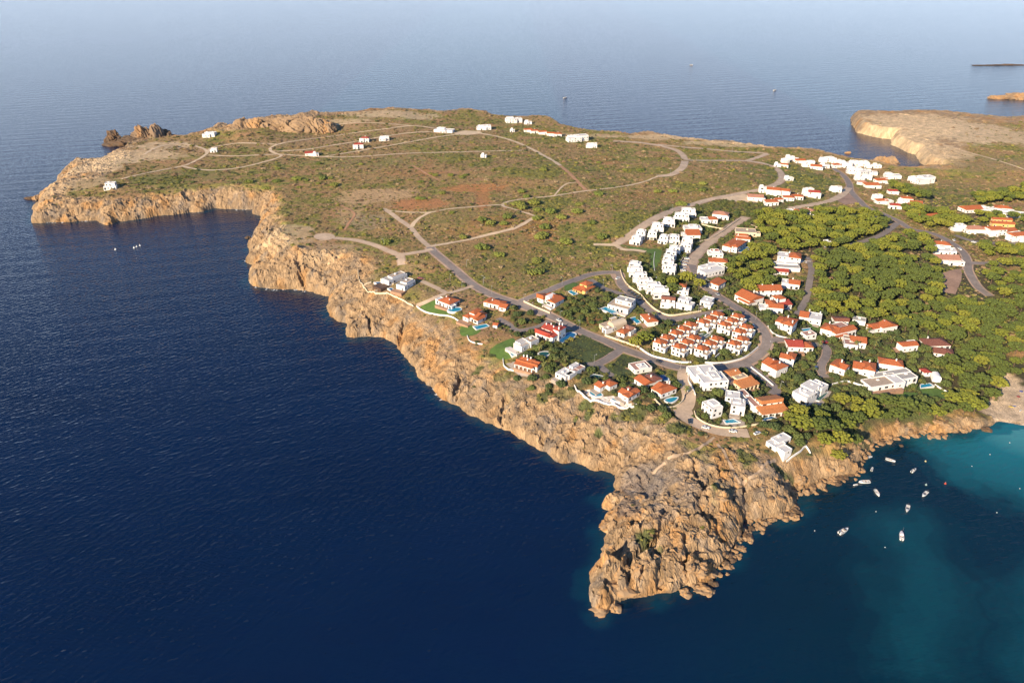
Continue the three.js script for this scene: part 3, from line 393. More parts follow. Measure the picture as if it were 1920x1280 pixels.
// lawns
[['lawn',[[788,577],[800,568],[823,563],[846,579],[846,587],[842,592],[815,588]]],['lawn',[[862,622],[868,608],[890,612],[902,620],[890,628],[868,630]]],['lawn',[[917,660],[930,647],[962,634],[964,650],[948,653],[958,671],[940,674],[925,668]]],['dark_lawn',[[1048,655],[1092,627],[1120,640],[1153,656],[1108,681],[1080,674]]],['dark_lawn',[[1126,697],[1150,683],[1166,664],[1195,672],[1222,688],[1210,700],[1185,700],[1160,712],[1145,702]]],['lawn',[[1160,458],[1176,461],[1215,466],[1238,467],[1240,480],[1232,500],[1222,505],[1213,473],[1190,468]]],['lawn',[[1020,563],[1008,566],[1022,574],[1030,570]]],['lawn',[[1720,727],[1752,727],[1790,740],[1800,750],[1765,747],[1730,738]]],['lawn',[[1631,738],[1692,735],[1722,737],[1700,748],[1650,748]]],['lawn',[[1060,533],[1080,530],[1076,546],[1064,548]]],['lawn',[[1515,604],[1535,611],[1550,622],[1530,622]]]].forEach(([n, p]) => area('lawn', p, n === 'lawn' ? M.lawn : M.darkLawn, n === 'lawn' ? 4 : 5, .05, n === 'lawn'));
// ------------------------------------------------------------------ houses
const stucco = c => std({ map: grain(c, .10, 601), roughness: .9 });
const tileMap = c => { const t = noiseTexture(256, (u, v) => { const row = Math.floor(v * 32), col = Math.floor(u * 32), h = hash(col, row, 611), e = Math.abs((u * 32) % 1 - .5) * 2, k = (0.72 + 0.5 * h) * (0.86 + .14 * Math.sqrt(1 - e * e)); return c.map(x => { x *= k; return x <= .0031308 ? x * 12.92 : 1.055 * Math.pow(x, 1 / 2.4) - .055; }); }, true); return std({ map: t, roughness: .88 }); };
Object.assign(M, {
  white: stucco([.74, .72, .69]), cream: stucco([.70, .58, .40]), yellow: stucco([.72, .44, .16]), beige: stucco([.56, .46, .33]), stone: stucco([.42, .33, .23]), grey: stucco([.42, .41, .40]),
  orange: tileMap([.42, .115, .036]), red: tileMap([.36, .055, .034]), brown: tileMap([.20, .075, .05]), pinkTile: tileMap([.42, .20, .13]), tan: tileMap([.50, .19, .065]),
  flat: std({ map: grain([.60, .575, .545], .16, 621) }), flatGrey: std({ map: grain([.36, .34, .31], .22, 631) }), pinkTerrace: std({ map: grain([.36, .20, .16], .2, 641) }), sandTerrace: std({ map: grain([.40, .31, .23], .2, 645) }),
  glass: new THREE.MeshPhysicalMaterial({ color: rgb(.03, .04, .05), roughness: .08, ior: 1.5 }), wood: std({ color: rgb(.09, .05, .03), roughness: .7 }), whiteFrame: std({ color: rgb(.7, .69, .66) }),
  water: new THREE.MeshPhysicalMaterial({ map: grain([.02, .26, .38], .12, 651), roughness: .06, ior: 1.33 }), deepWater: new THREE.MeshPhysicalMaterial({ map: grain([.015, .12, .27], .12, 655), roughness: .06, ior: 1.33 }), greenWater: new THREE.MeshPhysicalMaterial({ map: grain([.02, .09, .08], .12, 657), roughness: .06, ior: 1.33 }),
  metal: std({ color: rgb(.45, .45, .45), metalness: .6, roughness: .45 }), dark: std({ color: rgb(.03, .03, .03), roughness: .7 })
});
const boxUV = (w, h, d) => { const g = new THREE.BoxGeometry(w, h, d), p = g.attributes.position, n = g.attributes.normal, uv = g.attributes.uv; for (let i = 0; i < p.count; i++) { const ax = Math.abs(n.getX(i)), ay = Math.abs(n.getY(i)); if (ax > .5) uv.setXY(i, p.getZ(i) / 7, p.getY(i) / 7); else if (ay > .5) uv.setXY(i, p.getX(i) / 7, p.getZ(i) / 7); else uv.setXY(i, p.getX(i) / 7, p.getY(i) / 7); } return g; };
const bx = (x0, x1, y0, y1, z0, z1) => boxUV(x1 - x0, y1 - y0, z1 - z0).translate((x0 + x1) / 2, (y0 + y1) / 2, (z0 + z1) / 2);
function faces(list) { // planar polygons, tile uv laid along the slope
  const pos = [], uv = [];
  for (const f of list) { const v = f.map(p => new THREE.Vector3(...p)), n = v[1].clone().sub(v[0]).cross(v[2].clone().sub(v[0])).normalize(); let down = new THREE.Vector3(0, -1, 0); down.addScaledVector(n, -down.dot(n)); if (down.lengthSq() < 1e-4) down.set(0, 0, 1); down.normalize(); const side = n.clone().cross(down); for (let i = 1; i < v.length - 1; i++) for (const p of [v[0], v[i], v[i + 1]]) { pos.push(p.x, p.y, p.z); uv.push(p.dot(side) / 9, p.dot(down) / 9); } }
  const g = new THREE.BufferGeometry(); g.setAttribute('position', new THREE.Float32BufferAttribute(pos, 3)); g.setAttribute('uv', new THREE.Float32BufferAttribute(uv, 2)); g.computeVertexNormals(); return g;
}
function roofShape(kind, x0, x1, y, z0, z1, pitch = .38) { // z1 is the front
  const o = .38, t = .16; x0 -= o; x1 += o; z0 -= o; z1 += o; const w = x1 - x0, d = z1 - z0, xm = (x0 + x1) / 2, zm = (z0 + z1) / 2, b = y - .02, e = y + t;
  const rim = [[[x0, b, z1], [x1, b, z1], [x1, e, z1], [x0, e, z1]], [[x1, b, z1], [x1, b, z0], [x1, e, z0], [x1, e, z1]], [[x1, b, z0], [x0, b, z0], [x0, e, z0], [x1, e, z0]], [[x0, b, z0], [x0, b, z1], [x0, e, z1], [x0, e, z0]], [[x0, b, z0], [x1, b, z0], [x1, b, z1], [x0, b, z1]]];
  const A = [x0, e, z1], B = [x1, e, z1], C = [x1, e, z0], D = [x0, e, z0];
  if (kind === 'H') { const m = Math.min(w, d) / 2, k = e + m * pitch; if (w >= d) { const P = [x0 + m, k, zm], Q = [x1 - m, k, zm]; return faces([...rim, [A, B, Q, P], [B, C, Q], [C, D, P, Q], [D, A, P]]); } const P = [xm, k, z1 - m], Q = [xm, k, z0 + m]; return faces([...rim, [A, B, P], [B, C, Q, P], [C, D, Q], [D, A, P, Q]]); }
  if (kind === 'X') { const k = e + d / 2 * pitch, P = [x0, k, zm], Q = [x1, k, zm]; return faces([...rim, [A, B, Q, P], [C, D, P, Q], [B, C, Q], [D, A, P]]); }
  if (kind === 'Z') { const k = e + w / 2 * pitch, P = [xm, k, z1], Q = [xm, k, z0]; return faces([...rim, [B, C, Q, P], [D, A, P, Q], [A, B, P], [C, D, Q]]); }
  if (kind === 'S') { const k = d * pitch * .8, c = [x1, e + k, z0], f = [x0, e + k, z0]; return faces([...rim, [A, B, c, f], [B, C, c], [D, A, f], [C, D, f, c]]); }
  if (kind === 'B') { const k = d * pitch * .8, a = [x0, e + k, z1], q = [x1, e + k, z1]; return faces([...rim, [a, q, C, D], [A, B, q, a], [B, C, q], [D, A, a]]); }
}
function vault(x0, x1, y, z0, z1) { const n = 12, w = (x1 - x0) / 2, L = []; for (let i = 0; i <= n; i++) { const a = Math.PI * i / n; L.push([(x0 + x1) / 2 + w * Math.cos(a), y + w * .75 * Math.sin(a)]); } const f = []; for (let i = 0; i < n; i++) f.push([[L[i][0], L[i][1], z1], [L[i][0], L[i][1], z0], [L[i + 1][0], L[i + 1][1], z0], [L[i + 1][0], L[i + 1][1], z1]]); f.push(L.map(p => [p[0], p[1], z1]), L.map(p => [p[0], p[1], z0]).reverse()); return faces(f); }
const winGeo = [[1.1, 1.25], [1.7, 2.1], [.95, 2.1], [2.6, 1.5]].map(([w, h]) => ({ w, h, frame: mergeGeometries([bx(-w / 2 - .1, w / 2 + .1, -h / 2 - .1, -h / 2, -.05, .12), bx(-w / 2 - .1, w / 2 + .1, h / 2, h / 2 + .1, -.05, .12), bx(-w / 2 - .1, -w / 2, -h / 2, h / 2, -.05, .12), bx(w / 2, w / 2 + .1, -h / 2, h / 2, -.05, .12)]), pane: bx(-w / 2, w / 2, -h / 2, h / 2, -.05, .03) }));
const stackGeo = bx(-.36, .36, -1.4, .9, -.3, .3), capGeo = mergeGeometries([bx(-.25, .25, .9, 1.08, -.22, .22), bx(-.44, .44, 1.08, 1.2, -.38, .38)]);
let houseSeed = 1000;
// blocks: [x0, x1, z0, z1 (fractions; z from the front back), level, height, roof, roof material]
function house(o) {
  seed(houseSeed++);
  let W, D, turn, cx, cz;
  if (o.p) {
    const a = hit(...o.p[0]), b = hit(...o.p[1]), l = Math.hypot(b.x - a.x, b.z - a.z), dx = (b.x - a.x) / l, dz = (b.z - a.z) / l; turn = Math.atan2(-dz, dx); W = l;
    const bkx = -Math.sin(turn), bkz = -Math.cos(turn);
    if (o.p[2]) { const c = hit(...o.p[2]); D = Math.max(5, (c.x - b.x) * bkx + (c.z - b.z) * bkz); } else D = o.d;
    cx = (a.x + b.x) / 2 + bkx * D / 2; cz = (a.z + b.z) / 2 + bkz * D / 2;
  } else { const c = hit(...o.c); W = o.w; D = o.d; turn = (o.a || 0) * Math.PI / 180; cx = c.x; cz = c.z; }
  const cs = Math.cos(turn), sn = Math.sin(turn), world = (x, z) => [cx + x * cs + z * sn, cz - x * sn + z * cs];
  let base = 0, low = 1e9; for (const [i, j] of [[-.5, -.5], [.5, -.5], [-.5, .5], [.5, .5], [0, 0]]) { const [x, z] = world(i * W, j * D), y = sheet(x, z); base += y / 5; low = Math.min(low, y); }
  base = Math.max(base, low + .1);
  const poly = [[-.5, -.5], [.5, -.5], [.5, .5], [-.5, .5]].map(([i, j]) => { const [x, z] = world(i * (W + 2), j * (D + 2)); return new THREE.Vector3(x, 0, z); }); occPoly(poly, 2);
  const g = thing(o.name || 'villa', o.label, o.category || 'house', new THREE.Vector3(cx, base, cz), turn, o.group);
  const wallMat = M[o.wall || 'white'], X = f => (f - .5) * W, Z = f => (.5 - f) * D, sunk = low - base - 1.2;
  const B = o.blocks.map(b => ({ x0: X(b[0]), x1: X(b[1]), zf: Z(b[2]), zb: Z(b[3]), y: b[4], h: b[5], roof: b[6] || 'F', mat: b[7], wall: b[8] }));
  const covered = (x, y, z, me) => B.some(q => q !== me && x > q.x0 && x < q.x1 && z > q.zb && z < q.zf && y > q.y && y < q.y + q.h);
  B.forEach((b, bi) => {
    const wm = b.wall ? M[b.wall] : wallMat, top = b.y + b.h, e = bi * .004;
    part(g, 'wall', bx(b.x0 + e, b.x1 - e, b.y > .1 ? b.y - .05 : sunk, top, b.zb + e, b.zf - e), wm);
    if (b.roof === 'F') {
      const t = .22, r = .38 + (bi % 3) * .03;
      part(g, 'parapet', mergeGeometries([bx(b.x0 - .03, b.x1 + .03, top, top + r, b.zf - t, b.zf + .03), bx(b.x0 - .03, b.x1 + .03, top, top + r, b.zb - .03, b.zb + t), bx(b.x0 - .03, b.x0 + t, top, top + r, b.zb + t, b.zf - t), bx(b.x1 - t, b.x1 + .03, top, top + r, b.zb + t, b.zf - t)]), wm);
      if ((b.x1 - b.x0) * (b.zf - b.zb) > 34 && !covered((b.x0 + b.x1) / 2, top + .5, (b.zf + b.zb) / 2, b)) { const hx = lerp(b.x0, b.x1, rr(.25, .7)), hz = lerp(b.zb, b.zf, rr(.25, .6)); part(g, 'roof_housing', bx(hx - .8, hx + .8, top, top + rr(.5, 1.3), hz - .6, hz + .6), wm); }
      part(g, 'roof', bx(b.x0 + t, b.x1 - t, top, top + .07, b.zb + t, b.zf - t), M[b.mat || 'flat']);
    } else if (b.roof === 'R') part(g, 'vault_roof', vault(b.x0, b.x1, top - .01, b.zb, b.zf), wm);
    else if (b.roof === 'P') { // pergola of open beams
      const n = 4; part(g, 'roof', bx(b.x0 + .3, b.x1 - .3, top, top + .07, b.zb + .3, b.zf - .3), M[b.mat || 'sandTerrace']);
      for (let i = 0; i <= n; i++) part(g, 'beam', bx(lerp(b.x0, b.x1 - .3, i / n), lerp(b.x0, b.x1 - .3, i / n) + .3, top, top + .45, b.zb + .3, b.zf - .3), wm);
      part(g, 'parapet', mergeGeometries([bx(b.x0, b.x1, top, top + .5, b.zf - .3, b.zf), bx(b.x0, b.x1, top, top + .5, b.zb, b.zb + .3)]), wm);
    } else if (b.roof !== 'N') part(g, 'roof', roofShape(b.roof, b.x0, b.x1, top, b.zb, b.zf, o.pitch), M[b.mat || o.roof || 'orange']);
    // windows and doors on the faces one can see
    const n = o.plain ? 0 : Math.max(1, Math.round(b.h / 3));
    const sides = [[0, 1, b.x0, b.x1, b.zf], [1, 0, b.zb, b.zf, b.x1], [-1, 0, b.zb, b.zf, b.x0]];
    for (const [nx, nz, s0, s1, at] of sides) {
      const wx = nx * cs + nz * sn, wz = -nx * sn + nz * cs; if (wx * -cx + wz * -cz < 0) continue;
      const len = s1 - s0, k = Math.max(1, Math.floor(len / (o.winStep || 3.4)));
      for (let lv = 0; lv < n; lv++) for (let i = 0; i < k; i++) {
        if (rnd() < (o.winGap ?? .22)) continue;
        const s = s0 + len * (i + .5) / k + rr(-.2, .2), front = nz === 1, door = lv === 0 && b.y < .1 && rnd() < (front ? .45 : .15), G = winGeo[door ? (rnd() < .6 ? 1 : 2) : (rnd() < .1 && len / k > 3.6 ? 3 : 0)];
        if (len / k < G.w + .7) continue;
        const y = b.y + lv * 3 + (door ? G.h / 2 + .12 : 1.65), px = nx ? at : s, pz = nx ? s : at; if (covered(px + nx * .3, y, pz + nz * .3, b) || y + G.h / 2 > top - .1) continue;
        const f = part(g, door ? 'door' : 'window', G.frame, o.frame ? M[o.frame] : rnd() < .35 ? M.wood : M.whiteFrame); f.position.set(px - nx * e, y, pz - nz * e); f.rotation.y = Math.atan2(nx, nz); part(f, 'pane', G.pane, M.glass);
      }
    }
  });
  for (const [fx, fz, y] of o.chimneys || []) { const c = part(g, 'chimney', stackGeo, M[o.chimneyWall] || M.white); c.position.set(X(fx), y, Z(fz)); part(c, 'cap', capGeo, M[o.chimneyCap] || M.white); }
  if (o.porch) { const [a, b, depth, h, n, mat] = o.porch, x0 = X(a), x1 = X(b), z = D / 2 - (o.porchIn || 0) * D; for (let i = 0; i <= n; i++) { const x = lerp(x0 + .25, x1 - .25, i / n); part(g, 'pillar', bx(x - .25, x + .25, sunk, h, z + depth - .5, z + depth), wallMat); } part(g, 'lintel', bx(x0, x1, h, h + .45, z + depth - .45, z + depth + .003), wallMat); part(g, 'porch_roof', roofShape('S', x0, x1, h + .45, z, z + depth, .3), M[mat || o.roof || 'orange']); part(g, 'porch_floor', bx(x0 - .5, x1 + .5, sunk, .1, z + .01, z + depth + .8), M.terracottaPaving); occDisc(...world((x0 + x1) / 2, z + depth / 2), 3, 2); }
  if (o.p && !o.terrace && !o.porch && (o.name || 'villa') === 'villa') o.terrace = [[-.06, rr(.7, 1.1), -3.2 / D, 0, .1, rnd() < .5 ? 'paving' : 'terracottaPaving']];
  for (const t of o.terrace || []) { const [a, b, c, d, y, mat] = t; part(g, 'terrace', bx(X(a), X(b), sunk, y, Z(d), Z(c)), M[mat || 'terracottaPaving']); }
  return g;
}
function pool(pxs, label, mat = 'water') {
  const pts = pxs.map(p => hit(...p)); let cx = 0, cz = 0, y = -1e9; for (const p of pts) { cx += p.x / pts.length; cz += p.z / pts.length; y = Math.max(y, sheet(p.x, p.z)); }
  y += .26; occPoly(pts.map(p => new THREE.Vector3(cx + (p.x - cx) * 1.3, 0, cz + (p.z - cz) * 1.3)), 3);
  const curve = pts.length > 4, loc = pts.map(p => new THREE.Vector3(p.x - cx, 0, p.z - cz)), line = curve ? new THREE.CatmullRomCurve3(loc, true).getPoints(pts.length * 5).slice(0, -1) : loc;
  const grow = k => line.map(p => { const l = Math.hypot(p.x, p.z); return new THREE.Vector2(p.x * (1 + k / l), -p.z * (1 + k / l)); });
  const g = thing('swimming_pool', label, 'pool', new THREE.Vector3(cx, y, cz));
  const s = new THREE.Shape(grow(.75)); s.holes.push(new THREE.Path(grow(0))); part(g, 'coping', new THREE.ExtrudeGeometry(s, { depth: 1.6, bevelEnabled: false }).rotateX(-Math.PI / 2).translate(0, -1.5, 0), M.whiteFrame);
  const w = new THREE.ShapeGeometry(new THREE.Shape(grow(.05))).rotateX(-Math.PI / 2); { const p = w.attributes.position, uv = w.attributes.uv; for (let i = 0; i < p.count; i++) uv.setXY(i, p.getX(i) / 10, p.getZ(i) / 10); } part(g, 'water', w.translate(0, -.06, 0), M[mat]); return g;
}
const wallGeoOf = (line, h, t, cy) => { const pos = [], idx = []; line.forEach((p, i) => { const a = line[Math.max(0, i - 1)], b = line[Math.min(line.length - 1, i + 1)], l = Math.hypot(b.x - a.x, b.z - a.z) || 1, nx = -(b.z - a.z) / l * t / 2, nz = (b.x - a.x) / l * t / 2, y = sheet(p.x, p.z) - cy; pos.push(p.x - nx, y - .8, p.z - nz, p.x - nx, y + h, p.z - nz, p.x + nx, y + h, p.z + nz, p.x + nx, y - .8, p.z + nz); if (i) { const o = (i - 1) * 4, q = i * 4; for (const [m, n] of [[0, 1], [1, 2], [2, 3]]) idx.push(o + m, q + m, o + n, o + n, q + m, q + n); } }); const e = (line.length - 1) * 4; idx.push(0, 1, 2, 0, 2, 3, e, e + 2, e + 1, e, e + 3, e + 2); let g = new THREE.BufferGeometry(); g.setAttribute('position', new THREE.Float32BufferAttribute(pos, 3)); g.setIndex(idx); g = g.toNonIndexed(); g.computeVertexNormals(); g.setAttribute('uv', new THREE.Float32BufferAttribute(new Float32Array(g.attributes.position.count * 2), 2)); const P = g.attributes.position, U = g.attributes.uv; for (let i = 0; i < P.count; i++) U.setXY(i, (P.getX(i) + P.getZ(i)) / 6, P.getY(i) / 6); return g; };
function gardenWall(pxs, label, mat = 'white', h = 1.3, group) { const pts = pxs.map(p => hit(...p)), line = smoothLine(pts, 2); const m = new THREE.Mesh(wallGeoOf(line, h, .35, 0), M[mat]); m.name = numbered('garden_wall'); tag(m, label, 'wall', group); scene.add(m); for (const p of line) if (!occAt(p.x, p.z)) occDisc(p.x, p.z, .7, 3); return m; }
// ------------------------------------------------------------------ villas by the western cliff road
const F = 'F', H = 'H';
house({ label: 'white flat-roofed modern villa, rear of the pair by the cliff-edge wall', p: [[717,533],[729,537],[765,521]], blocks: [[0,1,0,1,0,3.6,F,'flatGrey'],[.15,.85,.25,.95,3.6,1.0,F,'sandTerrace'],[-.1,.3,-.05,.05,0,3.2,F,'stone']], terrace: [[-.2,1.1,-.45,0,.15,'wood']] });
house({ label: 'white flat-roofed modern villa, front of the pair by the cliff-edge wall', p: [[743,543],[759,548],[781,533]], blocks: [[0,1,0,1,0,3.6,F,'flatGrey'],[.15,.85,.3,.95,3.6,1.0,F,'sandTerrace']], terrace: [[-.2,1.1,-.4,0,.15,'terracottaPaving']] });
pool([[702,533],[715,529],[723,535],[710,538]], 'blue rectangular pool beside the rear modern cliff villa', 'deepWater');
pool([[727,543],[733,540],[744,546],[736,549]], 'blue rectangular pool in front of the front modern cliff villa', 'deepWater');
gardenWall([[671,507],[672,521],[681,538],[702,549],[721,551],[738,556],[755,564],[775,575]], 'long low cream wall curving along the cliff edge below two modern villas', 'cream', 1.1);
gardenWall([[681,537],[696,530]], 'short cream garden wall running up to the rear modern villa', 'cream', 1.1);
gardenWall([[702,548],[722,538],[738,533]], 'cream dividing wall between the two modern villas', 'cream', 1.2);
gardenWall([[781,575],[796,585],[815,590],[844,594],[862,604]], 'low white wall edging the bright lawn above the cliff', 'white', 1.1);
gardenWall([[876,630],[880,639],[892,644],[905,646]], 'short low white wall on the rocks below the oblong pool', 'white', .8);
house({ label: 'white bungalow with broad orange hip roof on the bright lawn by the cliff', p: [[822,574],[843,580],[865,570]], blocks: [[0,1,0,1,0,3.4,H],[-.35,.05,.1,.6,0,2.8,F],[.9,1.25,-.05,.4,0,2.4,F]], chimneys: [[.2,.6,4.4],[.7,.35,4.4]], terrace: [[-.1,1.2,-.25,0,.12]] });
pool([[840,585],[846,581],[860,577],[865,580],[857,585],[845,588]], 'pale blue pool beside the broad orange-roofed bungalow');
house({ label: 'white two-level villa with several stepped orange roofs above the oblong pool', p: [[868,602],[888,608],[914,595]], blocks: [[.0,.5,.0,.5,0,3.2,H],[.35,1,.15,1,0,3.2,'X'],[.25,.7,.3,.9,3.2,2.2,H],[.85,1.25,.1,.7,0,3,'Z']], chimneys: [[.3,.3,3.6]], terrace: [[-.2,.9,-.35,0,.12]] });
pool([[888,613],[911,608],[917,612],[894,619]], 'oblong blue pool on the lawn below the stepped orange-roofed villa');
house({ name: 'pool_house', label: 'tiny white pool house with orange tile roof', p: [[924,615],[932,616]], d: 4, blocks: [[0,1,0,1,0,2.4,'X']] });
house({ label: 'low white house with three orange roofs beside the main road bend', p: [[905,575],[949,584]], d: 9, blocks: [[0,.3,.15,.9,0,2.9,'Z'],[.22,.78,.1,1,0,3.2,H],[.72,1,-.1,.75,0,2.9,'X']], chimneys: [[.3,.5,3.8]], terrace: [[.3,.75,-.2,.1,.1]] });
house({ label: 'white villa with orange roofs and a small vaulted gable by the junction', p: [[1007,566],[1040,578],[1061,568]], blocks: [[0,.35,0,.9,0,3,'B'],[.3,.62,.2,.9,0,3.6,'R'],[.55,1,0,1,0,3.2,'Z'],[.2,.7,.5,1,3.2,1,H]], chimneys: [[.45,.8,4.6]], terrace: [[.35,.9,-.3,0,.12,'palePaving']] });
pool([[1022,576],[1028,573],[1038,578],[1032,580.5]], 'small pool in front of the vaulted-gable villa', 'deepWater');
house({ label: 'two-storey yellow house with orange roofs at the scrub edge', p: [[1077,545],[1097,553],[1114,545]], wall: 'yellow', blocks: [[0,1,0,1,0,3.1,H],[.22,.85,.3,.95,3.1,2.8,H]], porch: [.0,.7,2,2.4,3], chimneys: [[.15,.6,3.6]], chimneyWall: 'yellow' });
pool([[1065,547],[1072,545],[1083,551],[1076,554]], 'small pool beside the yellow house');
house({ label: 'large white modern villa with set-back upper floor and long pool', p: [[1139,577],[1177,591],[1195,579]], blocks: [[0,1,0,1,0,3.3,F,'sandTerrace'],[.2,.98,.42,.98,3.3,3,F,'flatGrey']], winStep: 3, terrace: [[-.15,1,-.3,0,.2,'palePaving']] });
pool([[1127,579],[1136,576],[1157,588],[1147,591]], 'long pale pool beside the set-back white modern villa');
gardenWall([[1115,578],[1127,582],[1152,594],[1168,598]], 'dark-edged low white wall around the long villa pool', 'white', 1);
house({ name: 'unfinished_house', label: 'unfinished beige house with vaulted roofs beside red earth heaps', wall: 'beige', p: [[1123,615],[1140,626],[1163,607]], blocks: [[0,.55,0,.9,0,3.2,F,'sandTerrace'],[.3,1,.3,1,0,3.4,'R'],[.55,1,-.1,.4,0,3,F,'sandTerrace','white'],[.05,.3,.5,.8,3.2,2.4,F]], winGap: .4 });
house({ label: 'low white bungalow with orange roofs behind a stepped white front wall', p: [[1156,628],[1170,634],[1197,624]], blocks: [[0,1,0,.6,0,2.9,H],[.0,1,.5,1,0,2.9,H,'pinkTile'],[.7,1.3,.4,.9,0,2.5,F,'flatGrey']], chimneys: [[.3,.4,3.6]] });
house({ label: 'white house with single orange hip roof beside a blue pool and street bend', p: [[1200,597],[1214,613],[1232,609]], blocks: [[0,1,0,1,0,3.4,H]], chimneys: [[.4,.5,4.6],[.8,.3,4.2]] });
pool([[1183,597],[1191,594.5],[1201,605],[1194,608]], 'blue pool beside the single hip-roofed house');
house({ label: 'tall white mansion with dark red roofs and many chimneys by a blue pool', p: [[1004,630],[1038,644],[1058,631]], roof: 'red', blocks: [[0,.8,.0,.7,0,3.2,'B'],[.1,.75,.35,1,0,5.6,'X'],[.7,1,.4,1,0,7.2,H],[.55,.95,.0,.45,0,4.2,'Z'],[-.12,.1,.2,.7,0,2.8,F]], chimneys: [[.2,.6,7],[.4,.7,7.4],[.72,.9,8.4],[.95,.5,8.4],[.6,.6,7],[.85,.95,8.4]] });
pool([[1049,640],[1058,629],[1070,624.5],[1079,627],[1076,634],[1062,638],[1055,643]], 'bright blue free-form pool beside the red-roofed mansion', 'deepWater');
house({ label: 'white modern villa with flat beamed roofs above the green lawn', p: [[963,655],[980,663],[1018,648]], blocks: [[0,.9,0,.62,0,3.4,'P'],[.2,1,.5,1,0,4.2,F,'sandTerrace'],[-.02,.55,.1,.55,3.4,.8,'P']], terrace: [[-.4,.9,-.3,0,.15,'palePaving']] });
pool([[949,654],[954,652.5],[971,665],[960,670]], 'pale lap pool beside the beamed modern villa');
house({ label: 'white villa with long orange roof and arched porch on a paved forecourt by the cliff', p: [[969,688],[1007,698],[1018,688]], blocks: [[0,1,0,1,0,3,'B'],[.05,.7,.3,1,3,1.4,H],[.6,1,.2,1,0,4,'X']], porch: [0,.85,3,2.5,4], chimneys: [[.2,.7,5.6],[.35,.8,5.8],[.55,.7,5.4],[.45,.4,4.6]] });
pool([[1010,664],[1018,660],[1030,661],[1028,667],[1016,669]], 'curved dark green pool under palms behind the arched-porch villa', 'greenWater');
gardenWall([[943,674],[945,687],[952,693],[963,696]], 'curved white wall along the paved forecourt above the cliff', 'white', 1.1);
area('forecourt', [[948,682],[965,678],[1000,698],[990,706],[975,706],[962,695]], M.paving, 3, .1);
house({ label: 'sprawling white flat-roofed house with roof terrace by the dead-end street', p: [[1041,711],[1062,719],[1108,700]], blocks: [[0,.9,0,.5,0,3.2,F,'flat'],[.15,1,.45,1,0,3.4,F,'pinkTerrace'],[.6,1,.15,.7,0,3.2,F],[.3,.6,.55,.9,3.4,1.6,F]], chimneys: [[.5,.4,3.6]] });
pool([[1106,707],[1114,703.5],[1130,706.5],[1120,712]], 'dark pool behind the sprawling flat-roofed house', 'greenWater');
gardenWall([[1031,714],[1052,724],[1075,732]], 'low stone wall below the sprawling flat-roofed house', 'stone', .8);
house({ label: 'small white box house with pink roof terrace beside the dark lawn', p: [[1178,690],[1191,702],[1214,689]], blocks: [[0,1,0,1,0,3,F,'pinkTerrace'],[.3,.95,.3,.8,3,.35,F,'flat']], chimneys: [[.6,.5,3.4]] });
house({ label: 'white villa with stepped red-brown roofs beside a curved blue pool', p: [[1189,718],[1208,730],[1239,719]], blocks: [[0,1,0,.6,0,3.2,'X','orange'],[.1,1,.45,1,0,3.6,H,'brown'],[0,.3,.5,.9,0,3,F]], chimneys: [[.6,.6,4.8]] });
pool([[1236,706],[1244,705],[1253,711],[1251,715],[1241,712]], 'curved blue pool beside the red-brown roofed villa', 'deepWater');
house({ label: 'white villa with broad orange roof above a turquoise pool at the street corner', p: [[1221,735],[1239,748],[1274,741]], blocks: [[0,.35,.0,1,0,3,'X'],[.25,1,.0,1,0,3.3,H]], chimneys: [[.25,.85,4.6],[.4,.9,4.8]], terrace: [[-.1,1,-.4,0,.15]] });
pool([[1247,751],[1254,747],[1270,745],[1269,749.5],[1256,756]], 'turquoise pool at the curved white wall of the street corner');
gardenWall([[1226,748],[1236,760],[1252,766],[1268,763],[1281,752],[1283,742]], 'curved cream-white wall around the corner villa terrace', 'cream', 1.5);
house({ label: 'white villa with red-orange roofs above the kidney-shaped pool', p: [[1114,732],[1131,741],[1157,727]], blocks: [[0,.6,0,.6,0,3,'X'],[.2,1,.45,1,0,3.6,H]], chimneys: [[.5,.3,4.4]], roof: 'orange' });
house({ label: 'white villa with orange cross roofs above the oval pool', p: [[1159,744],[1179,755],[1201,743]], blocks: [[0,1,.0,.7,0,3.2,'X'],[.45,1,-.1,1,0,3.4,'Z'],[0,.5,.55,1,0,3.2,H]], chimneys: [[.5,.4,4.8]] });
area('pool_terrace', [[1092,733],[1106,730],[1120,737],[1133,744],[1150,742],[1180,757],[1195,757],[1180,764],[1160,764],[1130,755],[1105,747]], M.palePaving, 3, .04);
pool([[1106,738.5],[1113,734],[1122,736],[1129,740],[1127,744],[1116,743]], 'kidney-shaped turquoise pool on a pale terrace above the rocks');
pool([[1147,751],[1156,748],[1167,750],[1171,754],[1165,757],[1152,756]], 'oval turquoise pool on a pale terrace above the rocks');
gardenWall([[1077,724],[1092,740],[1129,756],[1167,766],[1194,760]], 'white boundary wall along the rocks below the two turquoise pools', 'white', 1.2);

// ------------------------------------------------------------------ southern end of the village
house({ label: 'large white cubic house with many stacked flat roofs at the street curve', p: [[1318,733],[1364,733]], d: 22, blocks: [[0,1,0,.5,0,6,F],[-.12,.4,.4,1,0,5,F],[.25,.85,.35,.9,0,6.4,F],[.4,.75,.1,.5,6,1,F]], winStep: 3, chimneys: [[.6,.6,6.6]] });
gardenWall([[1304,742],[1298,728],[1290,712],[1296,700],[1304,694]], 'white wall curving round the cubic house garden', 'white', 1.3);
house({ label: 'cream two-storey house with orange-tan roofs and arched loggia', wall: 'cream', roof: 'tan', p: [[1386,733],[1416,727]], d: 15, blocks: [[0,1,.0,.32,0,3.2,'S'],[.12,.8,.3,.6,0,5.2,F,'sandTerrace'],[.0,.6,.56,1,0,6,'X'],[-.25,.15,.35,.9,0,4,F,'pinkTerrace']], porch: [.0,1,2.6,2.8,4], chimneys: [[.4,.7,6.6]], chimneyWall: 'cream' });
